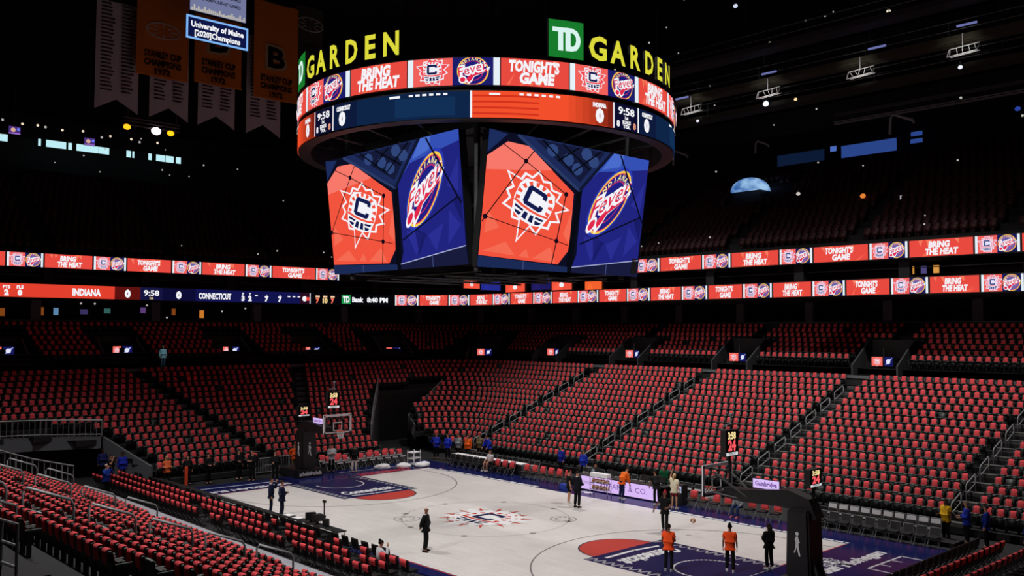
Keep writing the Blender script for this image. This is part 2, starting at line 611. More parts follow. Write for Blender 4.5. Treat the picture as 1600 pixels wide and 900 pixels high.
def bowl_line(d, xr_near=14.0, xr_far=25.0, rr0=3.0, n=(46, 8, 40, 8, 60)):
    """plan of one row, from the near right, round the end to the far right: list of (x, y, nx, ny), normals outward"""
    r = rr0 + 0.15 * d
    X, Y = EX + d, FY + d
    out = []
    for i in range(n[0]):
        t = i / (n[0] - 1)
        out.append((xr_near + (-(X - r) - xr_near) * t, -Y, 0, -1))
    for i in range(1, n[1] + 1):
        th = -PI / 2 - PI / 2 * i / (n[1] + 1)
        out.append((-(X - r) + r * math.cos(th), -(Y - r) + r * math.sin(th), math.cos(th), math.sin(th)))
    for i in range(n[2]):
        t = i / (n[2] - 1)
        out.append((-X, -(Y - r) + 2 * (Y - r) * t, -1, 0))
    for i in range(1, n[3] + 1):
        th = PI - PI / 2 * i / (n[3] + 1)
        out.append((-(X - r) + r * math.cos(th), (Y - r) + r * math.sin(th), math.cos(th), math.sin(th)))
    for i in range(n[4]):
        t = i / (n[4] - 1)
        out.append((-(X - r) + (xr_far + (X - r)) * t, Y, 0, 1))
    return out


TUN = [(-18, 7.4), (-21.2, 7.6), (-28.5, 13.5), (-29, 20.6), (-25.4, 14.0), (-22.5, 12.9), (-18, 12.9)]
TUN2 = [(-18, -7.6), (-21.0, -7.9), (-24.3, -9.3), (-26.0, -14.0), (-24.5, -21), (-18.0, -21), (-17.5, -12.5), (-17.8, -10.0)]


TUN_WALLS = [[(-21.0, 7.75), (-24.5, 10.4), (-28.3, 13.4), (-29.2, 20.6)], [(-22.8, 13.0), (-25.3, 14.2), (-28.9, 20.5)],
             [(-20.6, -7.85), (-22.4, -8.55), (-24.3, -9.3), (-25.6, -12.5), (-26.1, -16.0), (-25.0, -21.0)], [(-16.9, -18.6), (-17.3, -15.2), (-17.4, -13.2)]]


def inside(p, poly):
    r, n = False, len(poly)
    for i in range(n):
        ax, ay = poly[i]
        bx, by = poly[(i + 1) % n]
        if (ay > p[1]) != (by > p[1]) and p[0] < (bx - ax) * (p[1] - ay) / (by - ay) + ax:
            r = not r
    return r


def seg_dist(p, a_, b_):
    ax, ay, bx, by = *a_, *b_
    t = max(0, min(1, ((p[0] - ax) * (bx - ax) + (p[1] - ay) * (by - ay)) / ((bx - ax) ** 2 + (by - ay) ** 2)))
    return math.hypot(p[0] - ax - t * (bx - ax), p[1] - ay - t * (by - ay))


AISLES = [-16.3, -5.65, 5.65, 16.6]
END_AISLES = [((-19.6, -0.8), (-34, -4.6)), ((-19.6, 2.0), (-34, 9.4))]
VOMS = [(-24.7, 30, 90), (-15.5, 30, 90), (-5.4, 30, 90), (5.65, 30, 90), (-33.6, 29.2, 122), (-36.0, 20.5, 168), (-38.0, 13.2, 180), (-38, 5.6, 180), (-38, -3.5, 180), (-38, -11.4, 180)]


def in_aisle(x, y, nx, ny, d):
    if abs(ny) > 0.9 and any(abs(x - a_) < 0.68 for a_ in AISLES):
        return True
    if nx < -0.5 and any(seg_dist((x, y), *e) < 0.62 for e in END_AISLES):
        return True
    if inside((x, y), TUN) or inside((x, y), TUN2):
        return True
    if d < 10.5 and any(seg_dist((x, y), p, q) < 0.5 for L_ in TUN_WALLS for p, q in zip(L_, L_[1:])):
        return True
    if d > 14:
        for vx, vy, va in VOMS:
            t = math.radians(va)
            dx, dy = x - vx, y - vy
            al, ac = dx * math.cos(t) + dy * math.sin(t), -dx * math.sin(t) + dy * math.cos(t)
            if -3.4 < al < (4.2 if 115 < va < 175 else 3.0) and abs(ac) < (2.9 if 115 < va < 175 else 2.0):
                return True
    return False


NROW, TREAD, RISE, Z0 = 16, 0.87, 0.33, 0.30


def terrace(name, ds, zs, material, hole=True, **kw):
    """stepped concrete: tread at zs[k] from ds[k] to ds[k+1]"""
    m = MB()
    lines = [bowl_line(d, **kw) for d in ds]
    N = len(lines[0])
    for k in range(len(ds) - 1):
        A, B = lines[k], lines[k + 1]
        zl = zs[k - 1] if k else 0.0 if zs[0] < 1 else zs[0] - 0.4
        for i in range(N - 1):
            c = ((A[i][0] + B[i + 1][0]) / 2, (A[i][1] + B[i + 1][1]) / 2)
            if hole and (inside(c, TUN) or inside(c, TUN2)):
                continue
            m.add([(A[i][0], A[i][1], zs[k]), (A[i + 1][0], A[i + 1][1], zs[k]), (B[i + 1][0], B[i + 1][1], zs[k]), (B[i][0], B[i][1], zs[k])], [(0, 1, 2, 3)])
            m.add([(A[i][0], A[i][1], zl), (A[i + 1][0], A[i + 1][1], zl), (A[i + 1][0], A[i + 1][1], zs[k]), (A[i][0], A[i][1], zs[k])], [(0, 1, 2, 3)])
    return struct(m.build(name, material))


def sweep(name, prof, material, kw=None, base=0.0, closed=False, inward=False):
    """a profile of (offset, z) pulled along the bowl line"""
    m = MB()
    lines = [(bowl_line(d, **(kw or {})), z) for d, z in prof]
    N = len(lines[0][0])
    K = len(prof)
    for k in range(K if closed else K - 1):
        (A, za), (B, zb) = lines[k], lines[(k + 1) % K]
        for i in range(N - 1):
            m.add([(A[i][0], A[i][1], za), (A[i + 1][0], A[i + 1][1], za), (B[i + 1][0], B[i + 1][1], zb), (B[i][0], B[i][1], zb)], [(0, 1, 2, 3)])
    return m.build(name, material)


terrace('terrace_lower', [TREAD * k for k in range(NROW + 1)], [Z0 + RISE * k for k in range(NROW)], M_['dark_concrete'])
# cross aisle, parapet and upper rows of the lower bowl
D_UP, Z_UP, N_UP = 16.3, 6.45, 7
FARKW = dict(xr_near=-12.0)
struct(sweep('cross_aisle', [(13.92, 5.45), (16.3, 5.45), (16.3, 6.45)], M_['dark_concrete'], FARKW))
w_ = sweep('parapet', [(14.3, 5.25), (14.3, 5.98), (14.42, 5.98), (14.42, 5.25)], M_['wall'], FARKW)
struct(w_)
w_ = sweep('parapet_cap', [(14.24, 5.90), (14.24, 6.07), (14.48, 6.07), (14.48, 5.90)], mat('cap_grey', '#6c6e73', 0.6), FARKW)
struct(w_)
terrace('terrace_upper', [D_UP + TREAD * k for k in range(N_UP + 1)], [Z_UP + 0.35 * k for k in range(N_UP)], M_['dark_concrete'], hole=False, **FARKW)
struct(sweep('wall_club', [(22.4, 8.6), (22.4, 9.55), (22.7, 9.55), (22.7, 8.6)], M_['wall'], FARKW))
struct(sweep('trim_1', [(22.36, 9.56), (22.36, 9.62), (22.74, 9.62), (22.74, 9.56)], mat('trim_dark', '#2c2c30', 0.5), FARKW))
struct(sweep('wall_club_back', [(22.7, 8.6), (25.5, 8.6), (25.5, 11.3)], M_['wall'], FARKW))

# ------------------------------------------------------------------ ribbon paths and balcony
RBX, RBY, RBR = -41.0, 28.0, 10.0


def ribbon_at(s, off=0.0):
    """s runs left to right as seen from the court; off is towards the court"""
    L1 = 18 + 18.0
    La = PI / 2 * RBR
    if s < L1:
        return (RBX + off, -18 + s, 1, 0)
    if s < L1 + La:
        th = PI - (s - L1) / RBR
        return (-31 + (RBR - off) * math.cos(th), 18 + (RBR - off) * math.sin(th), -math.cos(th), -math.sin(th))
    return (-31 + (s - L1 - La), RBY - off, 0, -1)


S_END = 36 + PI / 2 * RBR + 56.0
S_CORNER = 36 + PI / 2 * RBR


def s_of_x(x):
    return S_CORNER + x + 31


def s_of_y(y):
    return y + 18


def ribbon_sweep(name, prof, material, closed=False, parent=None, s0=0.0, s1=S_END):
    m = MB()
    ss = []
    s = s0
    while s < s1 - 1e-6:
        ss.append(s)
        s += 1.0 if 35 < s < S_CORNER + 1 else 3.0
    ss.append(s1)
    K = len(prof)
    for k in range(K if closed else K - 1):
        (o0, z0), (o1, z1) = prof[k], prof[(k + 1) % K]
        for i in range(len(ss) - 1):
            p = [ribbon_at(ss[i], o0), ribbon_at(ss[i + 1], o0), ribbon_at(ss[i + 1], o1), ribbon_at(ss[i], o1)]
            m.add([(p[0][0], p[0][1], z0), (p[1][0], p[1][1], z0), (p[2][0], p[2][1], z1), (p[3][0], p[3][1], z1)], [(0, 1, 2, 3)])
    return m.build(name, material, parent)


# slabs that carry the two ribbons, the suites between them
struct(ribbon_sweep('balcony_slab', [(0, 11.15), (0, 12.35), (-9.5, 12.35), (-9.5, 11.15)], M_['wall'], True))
struct(ribbon_sweep('balcony_slab', [(0, 13.5), (0, 14.65), (-4.0, 14.65), (-4.0, 13.5)], M_['wall'], True))
struct(ribbon_sweep('wall_suites', [(-3.4, 12.35), (-3.4, 13.5)], mat('suite_wall', '#2a2422', 0.8, noise=0.3, scale=0.4)))
# columns between the suites
for line, za, zb, off in ((bowl_line(22.9, **FARKW), 9.62, 11.15, 0), (None, 12.35, 13.5, -0.5)):
    pts = [ribbon_at(3.0 + 7.3 * i, off) for i in range(14)] if line is None else line[2::6]
    for x, y, nx, ny in pts:
        m = MB(); m.box((x, y, (za + zb) / 2), (0.7, 0.45, zb - za), rz=math.atan2(ny, nx) + PI / 2)
        struct(m.build('column', M_['grey_wall'] if line else M_['wall']))
struct(ribbon_sweep('balcony_rail', [(-0.9, 12.95), (-0.9, 13.0), (-1.0, 13.0), (-1.0, 12.95)], M_['steel_dark'], True))

# balcony: steep rows above the upper ribbon
NB, TB, RB, ZB = 15, 0.80, 0.50, 14.9
m = MB()
ss = [i * 2.0 for i in range(int(S_END / 2) + 1)]
for kk in range(NB):
    o0, o1, z = -0.6 - TB * kk, -0.6 - TB * (kk + 1), ZB + RB * kk
    for i in range(len(ss) - 1):
        p0, p1, p2, p3 = ribbon_at(ss[i], o0), ribbon_at(ss[i + 1], o0), ribbon_at(ss[i + 1], o1), ribbon_at(ss[i], o1)
        m.add([(*p0[:2], z), (*p1[:2], z), (*p2[:2], z), (*p3[:2], z)], [(0, 1, 2, 3)])
        m.add([(*p0[:2], z - RB), (*p1[:2], z - RB), (*p1[:2], z), (*p0[:2], z)], [(0, 1, 2, 3)])
struct(m.build('terrace_balcony', M_['dark_concrete']))
ZT = ZB + RB * NB
struct(ribbon_sweep('wall_concourse', [(-12.6, ZT - 0.6), (-12.6, ZT + 0.5), (-16.5, ZT + 0.5)], M_['wall']))
struct(ribbon_sweep('wall_outer', [(-16.5, ZT), (-16.5, 34.0)], M_['wall']))
struct(ribbon_sweep('concourse_beam', [(-12.4, 25.6), (-12.4, 27.6), (-16.4, 27.6)], M_['wall']))
m = MB(); m.box((-4, 4, 36.1), (130, 120, 0.3)); struct(m.build('ceiling', M_['black']))

# ================================================================== SEATS AND SHIRTS
def seat_parts(detail=True):
    """tip-up seat, local: faces -Y, base on z=0; returns MBs frame, back, pan"""
    fr, bk, pn = MB(), MB(), MB()
    for s in (-1, 1):
        fr.box((s * 0.224, 0.0, 0.30), (0.035, 0.10, 0.60))
        fr.box((s * 0.224, -0.08, 0.61), (0.040, 0.34, 0.035), mi=1)
    fr.box((0, 0.02, 0.30), (0.42, 0.06, 0.05))
    bk.box((0, 0.135, 0.62), (0.40, 0.05, 0.50), rx=-0.14)
    bk.box((0, 0.175, 0.865), (0.36, 0.055, 0.05), rx=-0.14, mi=1)
    pn.box((0, -0.06, 0.48), (0.37, 0.07, 0.36), rx=-0.22)
    pn.box((0, -0.12, 0.62), (0.35, 0.05, 0.06), rx=-0.22)
    return fr, bk, pn


def shirt_mb(seed=0, cols=5):
    """T-shirt pulled over a seat back: hangs in front, over the top and behind"""
    r = random.Random(seed)
    prof = [(0.045, 0.60), (0.045, 0.68), (0.055, 0.77), (0.085, 0.86), (0.13, 0.925), (0.185, 0.94), (0.235, 0.925), (0.265, 0.86), (0.255, 0.73), (0.235, 0.62)]
    m = MB()
    vs = []
    for j, (y, z) in enumerate(prof):
        for i in range(cols):
            u = i / (cols - 1) * 2 - 1
            wd = (0.150 - 0.030 * (abs(j - 4.5) < 2.6)) + (0.006 if j in (0, 1) else 0)
            edge = 0.02 * abs(u) ** 3
            vs.append((u * wd + r.uniform(-.004, .004), y + (edge if j < 4 else -edge if j > 6 else 0) + r.uniform(-.008, .008), z - (0.01 * u * u if 2 < j < 7 else 0) + (r.uniform(-.03, .03) if j in (0, 9) else 0)))
    fs = []
    for j in range(len(prof) - 1):
        for i in range(cols - 1):
            a_ = j * cols + i
            fs.append((a_, a_ + cols, a_ + cols + 1, a_ + 1))
    m.add(vs, fs)
    return m


def instances(name, kinds, mats):
    """one joined mesh: each unit of kinds [(unit, places)] repeated at (x, y, z, rot)"""
    co, fi, mi, base = [], [], [], 0
    for parts, places in kinds:
        if not places:
            continue
        v = np.array(parts.v)
        fq = np.array([f for f in parts.f])
        n = len(places)
        P = np.array(places)
        c, s_ = np.cos(P[:, 3])[:, None], np.sin(P[:, 3])[:, None]
        X = v[None, :, 0] * c - v[None, :, 1] * s_ + P[:, 0:1]
        Y = v[None, :, 0] * s_ + v[None, :, 1] * c + P[:, 1:2]
        Z = v[None, :, 2] + P[:, 2:3]
        co.append(np.stack([X, Y, Z], -1).reshape(-1))
        fi.append((fq[None] + (np.arange(n) * len(v))[:, None, None]).reshape(-1) + base)
        mi.append(np.tile(np.array(parts.m, dtype=np.int32), n))
        base += n * len(v)
    co, fi, mi = np.concatenate(co), np.concatenate(fi), np.concatenate(mi)
    me = bpy.data.meshes.new(name)
    me.vertices.add(base)
    me.vertices.foreach_set('co', co)
    nf = len(fi) // 4
    me.loops.add(nf * 4)
    me.loops.foreach_set('vertex_index', fi.astype(np.int32))
    me.polygons.add(nf)
    me.polygons.foreach_set('loop_start', np.arange(nf, dtype=np.int32) * 4)
    for m_ in mats:
        me.materials.append(m_)
    me.polygons.foreach_set('material_index', mi)
    me.update(calc_edges=True)
    me.validate()
    o = bpy.data.objects.new(name, me)
    C.objects.link(o)
    return o


seats = []   # (x, y, z, rot, stand, block, row, number)


def walk_row(d, z, row, stand_of, kw):
    L = bowl_line(d, **kw)
    acc, nxt = 0.0, 0.3
    blk, num, was = 0, 0, True
    for i in range(len(L) - 1):
        ax, ay, nx, ny = L[i]
        bx, by = L[i + 1][:2]
        ln = math.hypot(bx - ax, by - ay)
        while nxt <= acc + ln:
            t = (nxt - acc) / ln
            x, y = ax + (bx - ax) * t, ay + (by - ay) * t
            nX, nY = nx + (L[i + 1][2] - nx) * t, ny + (L[i + 1][3] - ny) * t
            if in_aisle(x, y, nX, nY, d):
                was = True
                nxt += 0.14
                continue
            if was:
                blk += 1; num = 0; was = False
            num += 1
            st = 'near' if y < -13 and abs(nY) > .7 else ('far' if y > 13 and abs(nY) > .7 else 'end')
            seats.append((x, y, z, math.atan2(nY, nX) - PI / 2, st, blk, row, num))
            nxt += 0.50
        acc += ln


for k in range(NROW):
    walk_row(TREAD * k + 0.42, Z0 + RISE * k, k + 1, None, dict(xr_near=14.0 if k < 11 else 11.0))
lower_n = len(seats)
for k in range(N_UP):
    walk_row(D_UP + TREAD * k + 0.42, Z_UP + 0.35 * k, NROW + k + 1, None, FARKW)

def cam_xy(x, y, z):
    d = Vector((x, y, z)) - CAM
    wz = d.dot(FW)
    return 800 + 1425.9 * d.dot(RX) / wz, 450 - 1425.9 * d.dot(UP) / wz, wz


def score(q):
    px, py, dz = cam_xy(q[0], q[1], q[2] + 0.7)
    ok = dz > 1 and -5 < px < 1605 and 0 < py < 903
    return dz if ok else 1e6 + dz


order = sorted(range(len(seats)), key=lambda i: score(seats[i]))
single = set(order[:300])
fr, bk, pn = seat_parts()
whole = MB()
for q in (fr, bk, pn):
    whole.add(q.v, q.f); whole.m[-len(q.m):] = q.m
SM = [M_['seat'], M_['seat_grey']]
STAND = {'near': 'near stand', 'far': 'far stand', 'end': 'end stand'}
NO_SHIRT = set(i for i in range(len(seats)) if rnd.random() < 0.012)
proto = None
shirt_meshes = []
for sd in range(4):
    mbs = shirt_mb(sd, 6)
    o = mbs.build('shirt', M_['shirt'], None, True)
    shirt_meshes.append(o.data)
    bpy.data.objects.remove(o)
SEAT_WHERE = {}
blocks = sorted({(seats[i][4], seats[i][5]) for i in single})
for n_, i in enumerate(order[:300]):
    x, y, z, rot, st, blk, row, num = seats[i]
    bname = 'first' if x > 5.65 else ('middle' if x > -5.65 else 'last')
    where = f'{nth(num)} from its stair, {nth(row)} row, {bname} block of the {STAND[st]}'
    if proto is None:
        root = fr.build('stadium_seat', SM)
        b1 = bk.build('backrest', SM, root)
        b2 = pn.build('seat', SM, root)
        proto = (root, b1, b2)
    else:
        root = proto[0].copy(); C.objects.link(root)
        for ch in proto[1:]:
            c2 = ch.copy(); C.objects.link(c2); c2.parent = root
    root.location = (x, y, z)
    root.rotation_euler = (0, 0, rot)
    tag(root, f'black tip-up seat, {where}', 'seat', 'black tip-up seats of the near stand')
    SEAT_WHERE[i] = where
rest = [seats[i][:4] for i in range(len(seats)) if i not in single]
st_o = instances('stadium_seats', [(whole, rest)], SM)
tag(st_o, 'rows of black tip-up seats filling the stands across and at the far end', 'seats', kind='stuff')
SHIRTS = [('seat', seats[i][:4], f'red shirt over seat {SEAT_WHERE[i]}' if i in SEAT_WHERE else None, 'red shirts on the near stand') for i in range(len(seats)) if i not in NO_SHIRT]

# balcony seats, bare
bal = []
for kk in range(NB):
    s = 0.5 + (kk % 2) * 0.2
    while s < S_END - 0.5:
        x, y, nx, ny = ribbon_at(s, -0.6 - TB * kk - 0.4)
        if (s % 9.6) > 1.3 and math.hypot(x + 8.4, y - 37.0) > 2.4:
            bal.append((x, y, ZB + RB * kk, math.atan2(-ny, -nx) - PI / 2))
        s += 0.56
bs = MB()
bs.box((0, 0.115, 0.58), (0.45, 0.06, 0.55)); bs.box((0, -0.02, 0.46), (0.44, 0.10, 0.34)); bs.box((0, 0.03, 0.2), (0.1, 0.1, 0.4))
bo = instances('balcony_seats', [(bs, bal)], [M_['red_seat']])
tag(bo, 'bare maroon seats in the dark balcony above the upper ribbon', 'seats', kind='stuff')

# ================================================================== RIBBON BOARDS
RED_P, BAR = '#e84a40', '#e6f0f8'


def logo_pair(a, u0, wd, h, z0, detail=True):
    """white bar, sunburst on red, oval on navy, white bar between u0 and u0 + wd"""
    b = wd * 0.06
    q = (wd - 2 * b) / 2
    a.rect(u0, z0, u0 + b, z0 + h, BAR, 2)
    a.rect(u0 + b, z0, u0 + b + q, z0 + h, '#f0605a', 1, 2)
    a.rect(u0 + b + q, z0, u0 + b + 2 * q, z0 + h, '#1a1a58', 1, 2)
    a.rect(u0 + b + 2 * q, z0, u0 + wd, z0 + h, BAR, 2)
    sun_emblem(a, place(u0 + b + q / 2, z0 + h * 0.5, min(q * 0.46, h * 0.54), h * 0.54, z0 + .01, z0 + h - .01), 3, '#e8e4fa', '#f08a98', '#3a4480')
    fever_emblem(a, place(u0 + b + q * 1.5, z0 + h * 0.5, min(q * 0.47, h * 0.5), h * 0.49), 3, '#6a60a8')


def red_panel(a, u0, wd, h, z0, lines, n=3, big=False):
    a.rect(u0, z0, u0 + wd, z0 + h, RED_P, 1, n)
    r = random.Random(int(u0 * 10))
    for i in range(4):
        uu = u0 + r.uniform(0.05, 0.8) * wd
        a.poly([(uu, z0 + 0.02 * h), (uu + 0.05 * wd, z0 + 0.02 * h), (uu + r.uniform(.08, .2) * wd, z0 + h * r.uniform(.3, .5))], '#f4684e', 2)
        uu = u0 + r.uniform(0.05, 0.8) * wd
        a.poly([(uu, z0 + 0.98 * h), (uu + r.uniform(.02, .1) * wd, z0 + h * r.uniform(.5, .7)), (uu + 0.07 * wd, z0 + 0.98 * h)], '#f67a5c', 2)
    lh = (0.37 if big else 0.34) * h
    for i, t in enumerate(lines):
        cw = wd * ((0.52 if len(t) < 6 else 0.74) if big else (0.34 if len(t) < 6 else 0.52))
        a.text(t, u0 + wd / 2 + (0.02 if i else -0.02) * wd, z0 + h * (0.53 - 0.43 * i), lh, WHITE, 4, bold=0.055, width=cw, shear=0.12)


def ribbon_board(z0, z1, name, label, specials, period, pair_w, centers_right, centers_left, s_lo, s_hi):
    root = empty(name, (RBX, RBY, z0))
    inv = Matrix.Translation((-RBX, -RBY, -z0))
    hs_ = ribbon_sweep('housing', [(0.0, z0 - 0.06), (0.16, z0 - 0.06), (0.16, z1 + 0.06), (0.0, z1 + 0.06)], M_['black'], False, root)
    hs_.data.transform(inv)
    fn = lambda u, v, l: tuple(Vector((lambda r: (r[0], r[1], v))(ribbon_at(u, 0.175 + l))) - Vector((RBX, RBY, z0)))
    words = (("TONIGHT'S", 'GAME'), ('BRING', 'THE HEAT'))
    cs = sorted(centers_left + centers_right)
    h = z1 - z0
    for i, c in enumerate(cs):
        if s_lo <= c <= s_hi:
            a = Art(fn, 0.012)
            logo_pair(a, c - pair_w / 2, pair_w, h, z0)
            a.build('display_panel', ART, root)
        if i + 1 < len(cs):
            g0, g1 = c + pair_w / 2 + 0.12, cs[i + 1] - pair_w / 2 - 0.12
            if g1 - g0 < 5.5 and s_lo <= g0 and g1 <= s_hi:
                a = Art(fn, 0.012)
                red_panel(a, g0, g1 - g0, h, z0, words[i % 2])
                a.build('display_panel', ART, root)
    for fnc in specials:
        a = Art(fn, 0.012)
        fnc(a, z0, h)
        a.build('display_panel', ART, root)
    tag(root, label, 'display')
    return root


def lower_special(a, z, h):
    y = lambda v: s_of_y(v)
    a.rect(y(-18), z, y(-3.0), z + h, '#e2402e', 1, 4)
    a.rect(y(-3.0), z, y(-1.0), z + h, '#5e1210', 2, 2)
    a.rect(y(-1.0), z, y(0.8), z + h, '#141440', 1, 2)
    a.rect(y(0.8), z, y(3.6), z + h, '#0c0c34', 1, 2)
    a.rect(y(3.6), z, y(13.4), z + h, '#12144e', 1, 4)
    a.rect(y(13.4), z, y(14.4), z + h, '#2a0c20', 1)
    for v, t1, t2 in ((-10.7, 'PTS', '2'), (-9.8, 'FLS', '0')):
        a.text(t1, y(v), z + 0.62 * h, 0.22 * h, WHITE, 3, bold=0.05)
        a.text(t2, y(v), z + 0.14 * h, 0.36 * h, WHITE, 3, bold=0.08)
    a.text('INDIANA', y(-5.1), z + 0.22 * h, 0.5 * h, WHITE, 3, bold=0.05, width=2.1)
    a.text('0', y(-2.0), z + 0.2 * h, 0.52 * h, WHITE, 3, bold=0.08)
    a.text('9:58', y(-0.1), z + 0.36 * h, 0.42 * h, WHITE, 3, bold=0.03, width=1.25)
    a.text('1st', y(-0.1), z + 0.08 * h, 0.18 * h, '#f0d890', 3, bold=0.04)
    a.text('0', y(2.15), z + 0.2 * h, 0.52 * h, WHITE, 3, bold=0.08)
    a.text('CONNECTICUT', y(5.3), z + 0.22 * h, 0.46 * h, WHITE, 3, bold=0.045, width=2.9)
    for v, t1, t2 in ((7.85, 'P', '3'), (8.5, 'T', '2'), (10.1, '', '7'), (11.4, '', '7')):
        a.text(t1 or '-', y(v), z + 0.62 * h, 0.2 * h, WHITE, 3, bold=0.05)
        a.text(t2, y(v), z + 0.14 * h, 0.4 * h, WHITE, 3, bold=0.07)
    for v in (9.1, 12.3, 12.8, 13.3):
        a.rect(y(v - 0.13), z + 0.56 * h, y(v + 0.13), z + 0.66 * h, WHITE, 3)
    a.poly([(y(13.9) + p[0], z + 0.45 * h + p[1]) for p in circ(0, 0, 0.25 * h, 10)], WHITE, 3)
    a.rect(y(14.05), z + 0.28 * h, y(14.38), z + 0.6 * h, '#f0443c', 4)
    a.rect(y(14.42), z + 0.02 * h, y(14.5), z + 0.98 * h, WHITE, 3)


def lower_special2(a, z, h):
    o = S_CORNER - 36
    u = lambda v: s_of_y(v) - 1.15
    for v, t, c in ((16.4, '7', '#f2705a'), (17.2, '10', '#f2d290'), (18.0, '7', '#f2705a')):
        a.rect(u(v) - 0.22, z + 0.62 * h, u(v) + 0.22, z + 0.78 * h, '#f4c8a0', 3)
        a.text(t, u(v), z + 0.12 * h, 0.4 * h, c, 3, bold=0.07)
    g = u(19.0)
    a.rect(u(14.7), z, g + 5.2, z + h, '#04040a', 0, 8)
    a.rect(g, z + 0.08 * h, g + 1.0, z + 0.92 * h, '#1f8f4c', 2)
    a.text('TD', g + 0.5, z + 0.22 * h, 0.55 * h, WHITE, 4, bold=0.05, width=0.75)
    a.text('Bank', g + 1.75, z + 0.28 * h, 0.42 * h, WHITE, 3, bold=0.05, width=1.2)
    a.text('8:40 PM', g + 3.75, z + 0.28 * h, 0.42 * h, WHITE, 3, bold=0.05, width=2.1)


UC_R = [s_of_x(13.59 - 6.47 * i) for i in range(-1, 7)]
UC_L = [s_of_y(-9.5 - 6.3)] + [s_of_y(v) for v in (-9.5, -3.4, 2.8, 9.3)]
ribbon_board(13.55, 14.58, 'ribbon_board', 'upper red ribbon screen of team emblems along the balcony front', [], 6.47, 2.45, UC_R, UC_L + [s_of_y(16.3)], 0.3, S_END - 2)
LC_R = [s_of_x(13.82 - 5.4 * i) for i in range(-1, 12)]
LC_R = [c for c in LC_R if c > s_of_y(24.4)]
ribbon_board(11.28, 12.28, 'ribbon_board', 'lower ribbon screen with the INDIANA and CONNECTICUT score and emblem panels', [lower_special, lower_special2], 5.4, 2.3, LC_R, [], 0.3, S_END - 2)

# ================================================================== CENTRE SCOREBOARD
JR = 9.0
V0 = math.radians(-41.5)
jum = empty('scoreboard', (0, 0, 10.9))
JZ = Vector((0, 0, 10.9))


def jfn(R0):
    def fn(u, v, l):
        th = V0 + u / JR
        return ((R0 + l) * math.cos(th), (R0 + l) * math.sin(th), v - JZ.z)
    return fn


def dg(x):
    return math.radians(x) * JR


def ringband(z0, z1, r0, r1, name, material, n=72):
    m = MB()
    for i in range(n):
        t0, t1 = 2 * PI * i / n, 2 * PI * (i + 1) / n
        c0, s0, c1, s1 = math.cos(t0), math.sin(t0), math.cos(t1), math.sin(t1)
        for (ra, za), (rb, zb) in (((r1, z0), (r1, z1)), ((r1, z1), (r0, z1)), ((r0, z1), (r0, z0)), ((r0, z0), (r1, z0))):
            m.add([(ra * c0, ra * s0, za - JZ.z), (ra * c1, ra * s1, za - JZ.z), (rb * c1, rb * s1, zb - JZ.z), (rb * c0, rb * s0, zb - JZ.z)], [(0, 1, 2, 3)])
    return m.build(name, material, jum)


UZ0, UZ1, LZ0, LZ1 = 18.50, 19.58, 17.22, 18.27
ringband(UZ0 - 0.05, UZ1 + 0.05, 8.4, 8.95, 'ring_housing', M_['black'])
ringband(LZ0 - 0.05, LZ1 + 0.05, 8.4, 8.95, 'ring_housing', M_['black'])
P = 41.8
cycle = [-18.9 + P * i for i in range(-4, 5)]
for i, b0 in enumerate(cycle[:8]):
    a = Art(jfn(8.97), 0.012)
    hh = UZ1 - UZ0
    a.rect(dg(b0), UZ0, dg(b0 + 10.2), UZ1, '#f2605a', 1, 3)
    a.rect(dg(b0 + 10.2), UZ0, dg(b0 + 20.4), UZ1, '#1b1c6a', 1, 3)
    a.rect(dg(b0 - 1.5), UZ0, dg(b0), UZ1, BAR, 2)
    a.rect(dg(b0 + 20.4), UZ0, dg(b0 + 22.0), UZ1, BAR, 2)
    sun_emblem(a, place(dg(b0 + 5.1), UZ0 + hh * 0.52, 0.62, 0.60, UZ0 + .01, UZ1 - .01), 3, '#f0f0fa', '#f04a50', '#141c4e')
    fever_emblem(a, place(dg(b0 + 15.3), UZ0 + hh * 0.5, 0.62, 0.58, UZ0 + .01, UZ1 - .01), 3, '#1d1d78')
    red_panel(a, dg(b0 + 22.3), dg(17.7), hh, UZ0, (('BRING', 'THE HEAT'), ("TONIGHT'S", 'GAME'))[(i + 1) % 2], n=5, big=True)
    a.build('ring_display', ART, jum)
